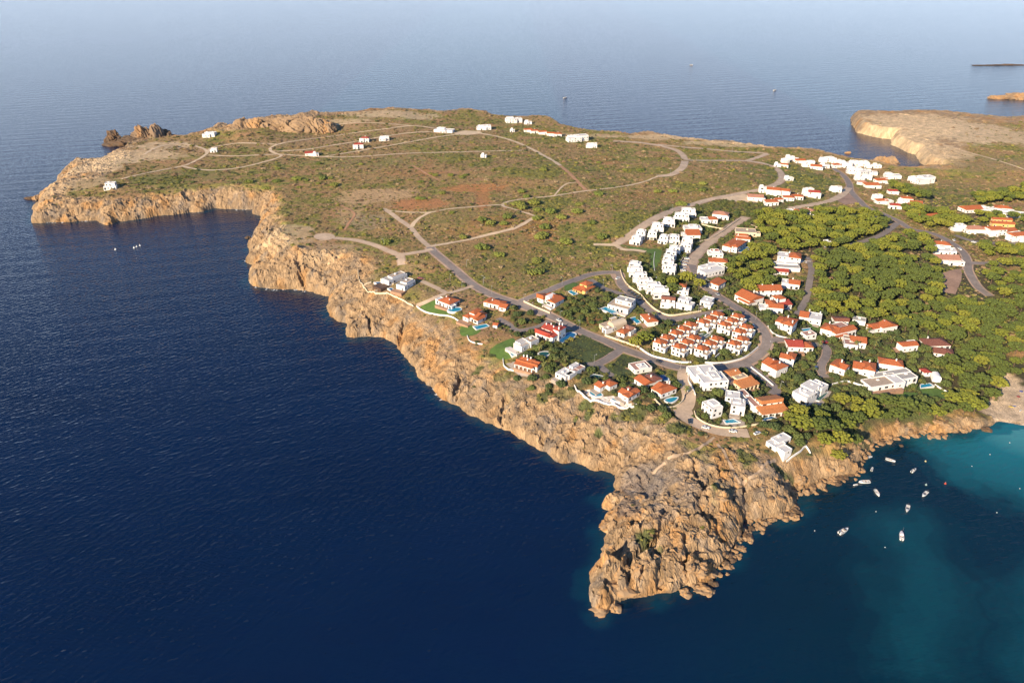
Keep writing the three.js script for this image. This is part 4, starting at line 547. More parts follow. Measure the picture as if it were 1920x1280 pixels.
house({ label: 'white two-storey flat-roofed house with awnings, west of the pool terrace', p: [[1315,767],[1334,786],[1352,779]], blocks: [[0,1,0,1,0,5.6,F],[.2,.8,.3,.9,5.6,1.2,F],[-.1,.6,.6,1.2,0,4.6,F]], winStep: 2.8, chimneys: [[.3,.8,6]] });
house({ label: 'white two-storey flat-roofed house with red awnings, east of the pool terrace', p: [[1369,776],[1395,781]], d: 16, blocks: [[0,1,0,.55,0,5.4,F],[-.45,.6,.5,1,0,5.6,F],[.1,.7,.2,.5,5.4,.6,F]], winStep: 2.8, frame: 'wood', chimneys: [[.85,.4,5.8]] });
area('pool_terrace', [[1348,795],[1356,784],[1382,784],[1396,790],[1398,797],[1375,801]], M.paving, 3, .1);
pool([[1358,788.5],[1375,786.5],[1387,793],[1362,795]], 'turquoise pool between the two flat-roofed houses');
gardenWall([[1302,772],[1306,783],[1322,794],[1345,801],[1375,803],[1398,800],[1424,796]], 'low cream wall curving below the pool terrace', 'cream', 1);
house({ label: 'white villa with tan-orange roof and arcade of arches over a narrow pool', roof: 'tan', p: [[1425,781],[1473,775]], d: 11, blocks: [[0,1,0,.4,0,3,'S'],[.15,.96,.36,1,0,5.6,'B'],[-.1,.14,.4,2.1,0,4.2,F,'pinkTerrace']], porch: [0,1,2.4,2.6,4] });
pool([[1427,786],[1448,781],[1454,784.5],[1432,789.5]], 'narrow blue pool below the arcaded villa', 'deepWater');
house({ label: 'big white complex of vaulted flat roofs with long dark pool', p: [[1484,747],[1511,762],[1541,731]], blocks: [[0,1,0,.45,0,5.4,F],[-.1,.8,.4,.8,0,6,F],[.0,.9,.7,1,0,5,F],[.3,.9,.1,.35,5.4,.8,F]], winGap: .35, chimneys: [[.2,.2,5.8],[.8,.6,6.2]] });
pool([[1530,751],[1546,735.5],[1553,737],[1537,753]], 'long dark green pool beside the big white complex', 'greenWater');
area('pool_terrace', [[1515,760],[1545,732],[1560,734],[1545,758],[1530,765]], M.paving, 3, .08);
house({ label: 'white house with angular flat roofs alone among rocks above the cove', c: [1466,836], a: 32, w: 14, d: 11, blocks: [[0,.55,.35,.95,0,3.2,F],[.3,1,.5,1,0,3.6,F],[.1,.5,-.1,.4,0,2.6,F]], winGap: .3 });
gardenWall([[1475,866],[1500,848],[1512,838],[1520,852]], 'white terrace wall beside the angular house above the cove', 'white', 1.2);
house({ label: 'white two-storey house with twin orange roofs beside the long street hedge', p: [[1427,692],[1454,709],[1478,702]], blocks: [[0,.42,0,1,0,5.4,'X'],[.38,1,.0,1,0,5.2,H]], chimneys: [[.35,.5,6.8],[.7,.6,6.8]] });
house({ label: 'white stepped house with long reddish roofs beside the sharp street bend', p: [[1460,683],[1486,691],[1514,684]], blocks: [[0,.6,0,.8,0,5.2,'X'],[.5,1,.1,1,0,5.6,H],[.0,.4,.5,1,0,3.6,F]], chimneys: [[.4,.5,6.8]] });
house({ label: 'white house with plain red hip roof and roof dish at the side street', roof: 'red', p: [[1478,659],[1512,663]], d: 11, blocks: [[0,.8,0,1,0,3.4,'X'],[.75,1.35,.05,.8,0,3,H,'orange']], chimneys: [[.35,.5,4.8]] });
house({ label: 'large white two-storey house with big orange roof above the main curve', p: [[1451,613],[1483,628],[1499,619]], blocks: [[0,.55,.2,1,0,5,H],[.35,1,0,1,0,5.6,H],[.0,.3,-.1,.3,0,3,F]], chimneys: [[.5,.8,7],[.9,.3,7]] });
house({ label: 'white house with half orange roof and half bare white terrace', p: [[1498,600],[1538,612]], d: 12, blocks: [[0,.4,.1,1,0,3.6,'X'],[.38,1,0,1,0,3.6,F]], chimneys: [[.4,.9,5],[.9,.9,4.6]] });
house({ name: 'pool_house', label: 'small white box outbuilding beside a square pale pool', p: [[1511,637],[1530,636]], d: 6, blocks: [[0,1,0,1,0,3,F,'pinkTerrace']] });
pool([[1503,625],[1505,617.5],[1519,618.5],[1516,626.5]], 'square pale blue pool beside the white outbuilding');
house({ label: 'white two-storey house with orange roof, western of the joined courtyard pair', p: [[1537,626],[1558,634],[1572,626]], blocks: [[0,1,0,1,0,5,H],[.8,1.4,.3,1,0,4.4,'X']], chimneys: [[.4,.9,6.2]] });
house({ label: 'white house with orange roof and small arches, eastern of the courtyard pair', p: [[1566,637],[1604,629]], d: 12, blocks: [[0,1,0,.6,0,4.4,'X'],[.1,.9,.5,1,0,4.8,F,'pinkTerrace']], porch: [0,.5,1.6,2.2,4] });
house({ name: 'outbuilding', label: 'low white outbuilding with grey roof below the pines', p: [[1565,609],[1590,611]], d: 8, blocks: [[0,1,0,1,0,3,'B','brown']] });
house({ name: 'outbuilding', label: 'long low white shed with flat roof at the forest edge', p: [[1598,606],[1622,611]], d: 7, blocks: [[0,1,0,1,0,2.8,F,'flatGrey']] });
house({ label: 'white villa with three crossing orange roofs under the pine wood', p: [[1624,617],[1641,627],[1673,617]], blocks: [[0,.7,0,.8,0,4.2,'Z'],[.3,1,.3,1,0,4.6,'X'],[.2,.75,-.1,.4,0,3.6,H]], chimneys: [[.4,.6,6]] });
house({ label: 'white terraced villa with pink terraces and orange roof among palms', p: [[1583,653],[1624,660]], d: 14, blocks: [[0,.6,0,.6,0,3.4,F,'pinkTerrace'],[.3,1,.3,1,0,4,'X'],[.0,.4,.6,1,0,3.4,F,'sandTerrace']], chimneys: [[.5,.7,5.4]] });
house({ label: 'narrow white house with steep orange roof between palms and pine wood', p: [[1680,652],[1691,661],[1706,647]], blocks: [[0,1,0,1,0,4.4,'Z'],[.0,.5,.6,1.1,0,4.8,F]] });
house({ label: 'white bungalow with dark brown roof below the forest track, upper one', roof: 'brown', p: [[1738,652],[1780,660]], d: 11, blocks: [[0,1,0,1,0,3,H]], chimneys: [[.3,.8,4.4]] });
house({ label: 'white bungalow with dark brown roof below the forest track, lower one', roof: 'brown', p: [[1751,665],[1786,677]], d: 9, blocks: [[0,.6,0,1,0,2.8,'X'],[.5,1,.0,1,0,3,H]] });
house({ label: 'white two-storey house with steep orange roofs and front balcony by the lane', p: [[1554,697],[1581,706],[1597,697]], blocks: [[0,.55,0,1,0,5,'Z'],[.45,1,.1,1,0,4.4,'X']], chimneys: [[.5,.7,6.6]] });
house({ label: 'white house with long orange roof stepping downhill beside the lane villa', p: [[1598,698],[1638,709],[1648,699]], blocks: [[0,.5,0,1,0,4,'X'],[.45,1,-.05,1,0,4.8,'H']], chimneys: [[.3,.6,5.6],[.7,.8,6.2]] });
house({ label: 'large white house with orange hip roof and wide balcony above the flat villa', p: [[1647,692],[1690,706],[1705,695]], blocks: [[0,1,.1,1,0,5.2,H],[.4,1,-.05,.2,0,2.8,F,'sandTerrace']], chimneys: [[.7,.5,7]] });
house({ label: 'long low white flat-roofed villa with grass below it above the cove', p: [[1632,735],[1693,732]], d: 12, blocks: [[0,.75,0,.8,0,3.2,F,'sandTerrace'],[.7,1,-.05,.9,0,3.6,F],[.3,1.5,.75,1.15,0,3.6,F,'flatGrey'],[1,1.5,.25,.8,0,3.2,F,'flatGrey']], winStep: 3.8 });
pool([[1727,721.5],[1743,721],[1750,727],[1727,728.5]], 'pale pool at the end of the long flat villa');
house({ name: 'garden_pavilion', label: 'small open red-roofed pavilion under the cove pines', p: [[1732,706],[1744,706]], d: 5, blocks: [[0,1,0,1,0,2.4,H,'red']] });
house({ name: 'outbuilding', label: 'small white vaulted shed beside the red pavilion', p: [[1748,715],[1764,719]], d: 6, blocks: [[0,1,0,1,0,2.2,'R']] });
gardenWall([[1753,722],[1775,735],[1795,743]], 'broken white stone wall sloping through the cove pines', 'white', 1);

// ------------------------------------------------------------------ middle of the village
house({ label: 'white two-storey house with long orange roofs above the main curve hedge', p: [[1377,562],[1405,574],[1423,566]], blocks: [[0,1,0,1,0,4.8,'X'],[.3,1,-.1,.4,0,3.2,'X']], chimneys: [[.5,.8,7]] });
house({ label: 'long white two-storey block with orange roof behind the curve', p: [[1417,556],[1465,558]], d: 11, blocks: [[0,1,0,1,0,5.4,'X']], chimneys: [[.3,.5,7.2],[.7,.5,7.2]], winStep: 3 });
house({ label: 'white tower house with orange cap roof beside red verandas', p: [[1452,580],[1484,580]], d: 11, blocks: [[.25,.75,.3,.9,0,7,H],[0,1,0,.5,0,3,'S','red'],[.7,1,.3,1,0,3,F]], chimneys: [[.2,.6,4]] });
house({ label: 'white house with scattered red roofs and white terraces below the tower house', p: [[1424,582],[1467,590]], d: 13, blocks: [[0,.5,0,.6,0,3.2,F],[.4,1,.0,.6,0,4.4,'X'],[.3,.7,.4,1,0,4.6,H,'orange']], chimneys: [[.5,.8,6.2],[.8,.8,6]] });
house({ label: 'white house with orange roof among pines above the lane end', p: [[1465,540],[1498,544]], d: 9, blocks: [[0,.6,0,1,0,4,F],[.4,1,0,1,0,4.2,'X']], chimneys: [[.6,.8,5.4]] });
house({ label: 'low house with dark red roof tucked under the pines', roof: 'red', p: [[1451,515],[1478,516]], d: 7, blocks: [[0,1,0,1,0,2.8,'X']] });
house({ label: 'white modern villa with big flat terraces among the pines, front of two', p: [[1453,508],[1500,510]], d: 12, blocks: [[0,1,0,1,0,3.2,F,'flatGrey'],[.1,.95,.6,1,3.2,.6,F]], winStep: 3 });
house({ label: 'white villa with one orange roof among the pines, behind the flat terraces', p: [[1457,492],[1500,496]], d: 12, blocks: [[0,.6,0,1,0,5.4,F],[.5,1,0,1,0,5.8,H]], chimneys: [[.5,.8,6.4]], terrace: [[1,1.5,0,1,.3,'palePaving']] });
house({ label: 'round-fronted white house with orange cap roof under a spreading pine', p: [[1269,553],[1290,556]], d: 9, blocks: [[0,1,.1,1,0,3,F],[.1,.7,.3,1,3,2.6,H]], terrace: [[-.3,1.1,-.3,.1,.2,'palePaving']] });
house({ label: 'white flat house with sloping white roof slab beside the curve pines', p: [[1310,574],[1334,578]], d: 12, blocks: [[0,.8,.2,1,0,3.4,F],[.5,1,-.2,.4,0,2.8,F]] });
house({ label: 'white block with stepped flat terraces below two small orange roofs', p: [[1322,521],[1358,514]], d: 13, blocks: [[0,1,0,.7,0,4,F],[.2,1,.6,1,0,4.6,F]] });
house({ label: 'white house with two small orange gables below the flat terraces', p: [[1328,538],[1346,545],[1360,537]], blocks: [[0,.5,0,1,0,4.4,'Z'],[.5,1,0,1,0,4,'Z']] });
house({ label: 'white villa with broad orange roof facing the village car park', p: [[1330,500],[1364,505]], d: 11, blocks: [[0,1,.2,1,0,4.4,H],[0,1,0,.3,0,3,F]], chimneys: [[.2,.8,6]] });
house({ label: 'low white house with flat terraces and red trim above the car park', p: [[1330,482],[1356,484]], d: 9, blocks: [[0,1,0,1,0,3.2,F],[.2,.8,.4,1,3.2,1,F,'red']] });
house({ label: 'white two-storey house with orange twin roofs beside a blue terrace pool', p: [[1354,469],[1379,476],[1390,462]], blocks: [[0,.6,0,1,0,5,H],[.5,1,.1,1,0,5.4,H]], chimneys: [[.4,.8,6.6]] });
pool([[1385,466],[1406,464],[1402,472],[1386,473]], 'blue terrace pool beside the twin-roofed house', 'deepWater');
house({ label: 'white house with orange roof below the earth terraces', p: [[1378,453],[1406,456]], d: 10, blocks: [[0,1,0,.6,0,3.4,'X'],[.1,.9,.5,1,0,4.6,H]], chimneys: [[.2,.5,5]] });
house({ label: 'cream flat-roofed house beside the terraced earth cut', wall: 'cream', p: [[1380,441],[1418,445]], d: 12, blocks: [[0,1,0,1,0,3.6,F,'sandTerrace'],[.6,1.2,0,.5,0,3,F,'sandTerrace']] });
house({ label: 'white flat house in the walled plots beside the straight street', p: [[1285,435],[1316,437]], d: 10, blocks: [[0,1,0,1,0,3.4,F],[.3,.8,.3,.9,3.4,1.2,F]] });
house({ label: 'low white house with long orange roof in the walled plots', p: [[1280,446],[1313,448]], d: 8, blocks: [[.25,1,0,1,0,3,'S'],[0,.3,0,1,0,2.8,F]] });
house({ label: 'white house with small orange roof in the upper walled plots', p: [[1315,418],[1346,421]], d: 10, blocks: [[0,.6,0,1,0,3.4,F],[.5,1,.2,1,0,3.6,H]] });
house({ label: 'white house with pinkish tiled roof at the top of the walled plots', roof: 'pinkTile', p: [[1335,408],[1363,413]], d: 11, blocks: [[0,1,.1,1,0,4.2,H],[.7,1.1,0,.4,0,3,F]] });
gardenWall([[1315,422],[1352,430],[1362,425]], 'cream plot wall below the upper white houses', 'cream', 1.6);
gardenWall([[1307,455],[1330,449],[1350,438],[1372,422],[1388,411]], 'long cream kerb wall along the straight village street', 'cream', 1.2);
gardenWall([[1300,470],[1285,480],[1276,492],[1275,503],[1280,515]], 'pale wall enclosing the curved village car park', 'cream', 1.1);
gardenWall([[1399,418],[1420,428],[1446,433],[1440,443]], 'ochre retaining wall of the terraced earth cut', 'stone', 1.6);
// white cube holiday houses
const cubeLabel = 'white cube holiday house in the curved row beside the scrub', cubeGroup = 'white cube houses in the upper crescent';
for (const [a, b, c, d] of [[1180,457,1199,461],[1190,447,1208,450],[1213,449,1231,451],[1233,456,1251,459],[1253,457,1274,459],[1272,471,1294,475],[1276,461,1298,464],[1252,478,1275,480],[1246,486,1268,488],[1241,496,1263,498],[1241,505,1263,507],[1242,513,1265,517],[1220,434,1244,437],[1241,423,1265,427],[1262,413,1292,418],[1276,404,1305,408]])
  house({ name: 'cube_house', label: cubeLabel, group: cubeGroup, category: 'house', p: [[a, b], [c, d]], d: 8.5, blocks: [[0,1,0,.65,0,3.2,F],[.08,.95,.35,1,0,6,F],[.2,.7,.5,.9,6,.5,F]], winStep: 2.8, frame: 'wood' });
const rowLabel = 'white stepped cube house in the diagonal row above the parked cars', rowGroup = 'white cube houses in the diagonal row';
for (const [a, b, c, d] of [[1176,510,1198,512],[1180,521,1205,521],[1187,532,1213,532],[1199,545,1226,543],[1213,553,1241,552],[1226,561,1255,560]])
  house({ name: 'cube_house', label: rowLabel, group: rowGroup, p: [[a, b], [c, d]], d: 9, blocks: [[0,1,0,.6,0,3.4,F],[.05,1,.4,1,0,6,F],[.15,.75,.5,.95,6,.6,F]], winStep: 3, frame: 'wood' });
house({ name: 'cube_house', label: 'white cube house with red-brown tiled top and arched balcony at the row end', p: [[1238,577],[1265,580]], d: 10, blocks: [[0,1,0,.4,0,4,F],[.05,.95,.3,1,0,5.6,'B','brown']], frame: 'wood' });
house({ name: 'cube_house', label: 'white cube house with curved side wall, last beyond the row end', p: [[1267,578],[1296,584]], d: 10, blocks: [[0,1,0,.7,0,4.2,F],[.0,.7,.3,1,0,6,F]], frame: 'wood' });
gardenWall([[1163,507],[1168,522],[1180,538],[1200,552],[1214,568],[1232,583],[1254,592],[1285,589],[1315,584]], 'long cream wall along the street below the diagonal row of cubes', 'cream', 1.2);
// townhouse terraces
const tLabel = 'white two-storey townhouse with orange hip roof in the stepped terraces', tGroup = 'orange-roofed townhouses inside the street loop';
for (const row of [[[345,570],[422,522],[515,470],[600,425],[672,378]],[[550,622],[635,570],[708,522]],[[812,345],[890,305],[965,262]],[[1045,375],[1120,332],[1187,284]],[[1207,452],[1280,402]],[[797,640],[885,585],[960,534]],[[1148,585],[1232,535]]])
  for (const [x, y] of row) house({ name: 'townhouse', label: tLabel, group: tGroup, c: [1180 + x / 5.82, 540 + y / 5.82 + 18], a: 52, w: 6.6, d: 9.2, pitch: .46, winStep: 2.6, frame: 'wood', blocks: [[.03,.97,.38,1,0,6,H],[0,1,.0,.42,0,3.2,F,'sandTerrace'],[.55,.97,.2,.45,0,5.2,'S']], chimneys: [[.15,.9,6.9]] });
gardenWall([[1200,654],[1222,668],[1245,674],[1270,680],[1296,681]], 'white front wall of the townhouse terraces along the main street', 'white', 1.3);
gardenWall([[1322,681],[1350,682],[1380,677],[1402,668],[1422,652]], 'white front wall of the townhouse terraces round the loop bend', 'white', 1.3);
gardenWall([[1317,636],[1330,626],[1343,618]], 'diagonal white wall between two townhouse rows', 'white', 1.4);
gardenWall([[1341,672],[1352,662],[1364,652]], 'diagonal white wall below the lower townhouse rows', 'white', 1.4);
pool([[1312,629],[1326,623],[1332,628],[1316,640]], 'dark green shared pool between the townhouse rows', 'greenWater');

gardenWall([[1408,690],[1430,707],[1450,724]], 'white wall along the street hedge below the twin-roofed house', 'white', 1.2);
gardenWall([[1134,630],[1155,637],[1172,643],[1199,652]], 'cream wall along the main street beside the low bungalow', 'cream', 1.3);
gardenWall([[982,566],[1005,577],[1031,588]], 'cream wall along the main street below the vaulted-gable villa', 'cream', 1.2);
gardenWall([[1236,545],[1233,528],[1228,510],[1226,490],[1228,473]], 'thin white path wall between the two groups of white cubes', 'white', .6);
gardenWall([[1440,612],[1450,626],[1468,633],[1484,634]], 'low white wall along the outer main street curve', 'white', 1);
gardenWall([[1640,694],[1660,708],[1685,716],[1720,716]], 'white retaining wall behind the long flat villa', 'white', 1.4);
gardenWall([[1560,722],[1590,716],[1610,722],[1632,728]], 'white wall along the cove lane beside the flat villa', 'white', 1.1);
// ------------------------------------------------------------------ far clusters: [u, v of the base, width px, roof]
function farHouses(list, where, group) {
  for (const [u, v, w, roof] of list) {
    const p = hit(u, v), W = clamp(w * p.distanceTo(camera.position) / 1400, 6, 34), D = clamp(W * .7, 6, 14), h = roof && roof.includes('2') ? 5.8 : 3.6, k = (roof || '').replace('2', '');
    seed(Math.round(u * 7 + v)); const q = rnd();
    const bl = k === '' ? [[0, .65, 0, .8, 0, h, F], [.4, 1, .2, 1, 0, h + (q < .5 ? 1.4 : -.5), F], [.1, .5, .5, .95, 0, h + 1.2, F]] : [[0, 1, .1, 1, 0, h, q < .5 ? H : 'X', { o: 'orange', r: 'red', p: 'pinkTile' }[k]], [q < .5 ? -.15 : .5, q < .5 ? .4 : 1.1, -.15, .5, 0, h - .6, F]];
    house({ name: 'white_house', c: [u, v - 2], a: rr(-25, 20), w: W, d: D, blocks: bl, winStep: 3.6, winGap: .35, chimneys: q < .6 ? [[.5, .7, h + 1]] : [], group: group, label: k === '' ? `white flat-roofed house ${where}` : `white house with ${{ o: 'orange', r: 'red', p: 'pinkish' }[k]} tiled roof ${where}` });
  }
}
farHouses([[1458,314,12],[1472,307,14],[1481,300,14],[1489,303,14],[1500,307,16,'o'],[1511,314,14],[1519,311,14],[1530,318,18,'o'],[1546,316,16],[1470,315,12,'o']], 'in the hamlet beside the far coast road', 'houses of the coast road hamlet');
farHouses([[1543,305,14],[1554,304,16],[1568,307,18],[1576,311,14],[1568,315,14,'o'],[1587,315,18],[1600,311,16],[1617,312,18],[1630,316,16],[1644,316,14]], 'in the dense row along the inlet shore', 'houses along the inlet shore');
farHouses([[1600,327,22,'2'],[1617,330,24,'2'],[1633,329,20],[1611,339,16],[1625,338,16],[1617,348,14,'p'],[1633,353,22,'o'],[1652,344,20,'o'],[1660,344,14]], 'in the block between road and inlet', 'houses between road and inlet');
farHouses([[1673,335,26],[1711,341,14],[1730,345,36,'2']], 'standing apart at the head of the inlet', 'houses at the inlet head');
farHouses([[1673,365,14,'r'],[1644,376,16],[1652,383,18,'o'],[1665,384,16],[1679,392,18,'r'],[1692,384,16],[1700,379,18,'o'],[1717,387,18,'o'],[1706,391,18,'r']], 'in the cluster by the pine-shaded road bend', 'houses by the pine-shaded road bend');
farHouses([[1430,362,14,'2'],[1449,366,22,'o2'],[1468,368,20,'o2'],[1416,376,26,'p'],[1446,385,22,'o'],[1460,381,14,'o'],[1478,377,18,'o'],[1495,375,18,'o'],[1514,368,18,'2'],[1525,371,18,'r2'],[1566,361,20],[1479,340,15]], 'in the group above the pine wood', 'houses above the pine wood');
farHouses([[1478,405,16],[1489,403,18,'o'],[1514,402,22,'p']], 'half hidden behind the upper pines', 'houses behind the upper pines');
farHouses([[1734,414,20,'o'],[1747,411,16,'o'],[1636,406,14,'r'],[1820,398,30,'o'],[1900,407,40],[1866,441,26,'o2'],[1827,436,28,'p'],[1905,452,24,'o2'],[1764,465,26,'o'],[1770,476,34],[1771,492,40,'p'],[1552,463,16],[1795,433,22],[1850,437,20,'o'],[1890,440,22,'o'],[1848,398,20],[1880,397,24,'o']], 'among the eastern pines', 'houses among the eastern pines');
house({ label: 'yellow house with two orange roofs among the eastern pines', wall: 'yellow', c: [1877, 423], a: -10, w: 20, d: 11, blocks: [[0,1,0,.6,0,3.6,'X'],[.1,.95,.5,1,0,6,'X']] });
farHouses([[963,231,30,'2'],[990,234,14],[1082,266,40,'2'],[1109,278,20],[910,244,20],[961,249,8]], 'on the far northern shore', 'houses on the far northern shore');
farHouses([[990,249,14,'o'],[1003,251,14,'o'],[1017,253,14,'o'],[1033,256,14,'o'],[1046,257,14,'o']], 'in the long northern row', 'houses of the long northern row');
farHouses([[673,280,16,'r2'],[685,268,14,'r2'],[720,265,18],[582,293,18,'r'],[592,294,10],[833,249,34],[907,244,26],[907,297,10]], 'alone along the heath tracks', 'houses along the heath tracks');
farHouses([[393,257,20],[401,287,11]], 'by the tracks on the western point', 'houses on the western point');
house({ label: 'white two-storey house alone on the western cliff top', c: [208, 353], a: 10, w: 13, d: 9, winStep: 3, blocks: [[0,1,0,.5,0,3.2,F],[.1,.9,.3,1,0,6.2,F]], terrace: [[.6,1.3,-.3,.2,.2,'sandTerrace']] });
// ------------------------------------------------------------------ plants
const icoBy = [0, 1].map(d => new THREE.IcosahedronGeometry(1, d).attributes.position);
function leafClump(out, cx, cy, cz, r, tone, lobes, det = 0, tufts = 16) {
  const { pos, col } = out, ico = icoBy[det], j = [];
  const t0 = tone * rr(.85, 1.12);
  if (lobes) { const key = new Map(); for (let i = 0; i < ico.count; i++) { const x = ico.getX(i), y = ico.getY(i), z = ico.getZ(i), k = `${x.toFixed(2)},${y.toFixed(2)},${z.toFixed(2)}`; if (!key.has(k)) key.set(k, rr(.72, 1.1)); const s = key.get(k) * r; pos.push(cx + x * s, cy + y * s * .75, cz + z * s); col.push(t0, t0, t0); } }
  for (let i = 0; i < (lobes ? tufts : 12); i++) { const a = rr(0, 6.283), e = Math.asin(rr(-.35, 1)), nx = Math.cos(a) * Math.cos(e), ny = Math.sin(e), nz = Math.sin(a) * Math.cos(e), s = r * (det ? rr(.16, .3) : rr(.28, .5)), px = cx + nx * r * .98, py = cy + ny * r * .76, pz = cz + nz * r * .98, t = t0 * rr(.8, 1.25); const u = new THREE.Vector3(nx, ny, nz), v = new THREE.Vector3(rr(-1, 1), rr(-1, 1), rr(-1, 1)).cross(u).normalize(), w = u.clone().cross(v); const q = rr(-.35, .35); for (const [g, h, d] of [[-1, -.6, -.1], [1, -.6, -.1], [0, 1, .35 + q]]) { pos.push(px + (v.x * g + w.x * h + u.x * d) * s, py + (v.y * g + w.y * h + u.y * d) * s, pz + (v.z * g + w.z * h + u.z * d) * s); col.push(t, t, t); } }
}
function toGeo({ pos, col }) { const g = new THREE.BufferGeometry(); g.setAttribute('position', new THREE.Float32BufferAttribute(pos, 3)); g.setAttribute('color', new THREE.Float32BufferAttribute(col, 3)); g.computeVertexNormals(); return g; }
function umbrellaCrown(s, rx, ry, n) { seed(s); const o = { pos: [], col: [] }, lean = rr(-.08, .08); for (let i = 0; i < n; i++) { const a = i * 2.39996 + rr(-.3, .3), f = Math.sqrt((i + .5) / n), wob = 1 + .16 * Math.sin(a * 3 + s) + .1 * Math.sin(a * 5 + s * 2), r = f * rx * rr(.9, 1.04) * wob, y = ry * Math.sqrt(Math.max(0, 1 - f * f * .98)) * rr(.86, 1.1) + lean * r; leafClump(o, Math.cos(a) * r, y, Math.sin(a) * r, rr(.68, 1.02) * rx / 4.9, rr(.85, 1.1), true, 1, 7); } for (let i = 0; i < 6; i++) { const a = i * 1.05; leafClump(o, Math.cos(a) * rx * .55, -.2, Math.sin(a) * rx * .55, rx * .34, .8, true, 0, 4); } return toGeo(o); }
function ballCrown(s, rx, ry, n) { seed(s); const o = { pos: [], col: [] }; for (let i = 0; i < n; i++) { const a = i * 2.39996 + rr(-.3, .3), e = 1 - (i + .5) / n * 1.5, q = Math.sqrt(Math.max(0, 1 - e * e)), k = rr(.72, 1.05); leafClump(o, Math.cos(a) * q * rx * k, ry * (.75 + e * k * .7), Math.sin(a) * q * rx * k, rr(.26, .42) * rx, 1, true); } return toGeo(o); }
const limb = (a, b, r0, r1) => { const d = new THREE.Vector3().subVectors(b, a), g = new THREE.CylinderGeometry(r1, r0, d.length(), 6, 1); g.translate(0, d.length() / 2, 0); g.applyQuaternion(new THREE.Quaternion().setFromUnitVectors(new THREE.Vector3(0, 1, 0), d.clone().normalize())); return g.translate(a.x, a.y, a.z); };
const V3 = (x, y, z) => new THREE.Vector3(x, y, z);
const pineTrunk = s => { seed(s); const k = V3(rr(-.4, .4), 4.2, rr(-.4, .4)), L = [limb(V3(0, -.8, 0), k, .34, .24)]; for (let i = 0; i < 5; i++) { const a = i * 1.257 + rr(-.3, .3); L.push(limb(k, V3(k.x + Math.cos(a) * 3, 6.6 + rr(-.4, .6), k.z + Math.sin(a) * 3), .16, .05)); } return mergeGeometries(L); };
const bark = std({ color: rgb(.13, .085, .055) });
const leafMat = (r, g, b) => new THREE.MeshStandardMaterial({ color: rgb(r, g, b), vertexColors: true, roughness: .9, side: THREE.DoubleSide });
const pineMats = [leafMat(.165, .178, .015), leafMat(.128, .150, .014), leafMat(.195, .195, .018), leafMat(.086, .112, .015)];
const pineCrowns = [1, 2, 3, 4].map(i => umbrellaCrown(700 + i, 5.0, 2.5, 40)), pineTrunks = [1, 2].map(i => pineTrunk(720 + i));
const polyPx = l => l.map(p => hit(...p));
const woods = [[[1415,408],[1480,400],[1560,402],[1640,408],[1668,428],[1655,442],[1600,456],[1560,468],[1520,474],[1465,474],[1440,456],[1425,436]],[[1516,486],[1560,478],[1600,470],[1650,456],[1690,444],[1740,456],[1756,476],[1754,502],[1758,522],[1766,556],[1800,572],[1808,612],[1798,650],[1760,640],[1700,622],[1660,606],[1600,604],[1550,596],[1522,586],[1532,545],[1534,512]],[[1826,503],[1930,503],[1930,708],[1895,706],[1868,730],[1862,770],[1835,780],[1790,776],[1766,756],[1800,742],[1802,690],[1800,640],[1794,572],[1840,568],[1868,562],[1850,532]],[[1362,500],[1400,482],[1440,490],[1450,530],[1440,560],[1400,552],[1372,528]],[[1395,470],[1440,464],[1452,482],[1420,486]],[[1222,536],[1300,534],[1312,548],[1290,552],[1240,550]],[[1540,765],[1600,752],[1640,758],[1690,768],[1740,770],[1800,776],[1790,798],[1700,806],[1660,812],[1626,832],[1600,858],[1566,884],[1534,866],[1505,812],[1472,806],[1482,786],[1520,780]],[[1690,388],[1760,400],[1812,415],[1800,436],[1740,430],[1700,412]],[[1830,406],[1925,400],[1925,418],[1840,422]],[[1824,372],[1925,356],[1925,378],[1834,386]],[[1830,464],[1925,468],[1925,484],[1840,484]],[[1396,590],[1412,596],[1424,610],[1414,612]],[[1180,646],[1216,640],[1212,655],[1192,658]],[[1740,690],[1775,680],[1800,700],[1790,720],[1760,712]],[[1660,350],[1690,352],[1740,372],[1730,380],[1680,362]]].map(polyPx);
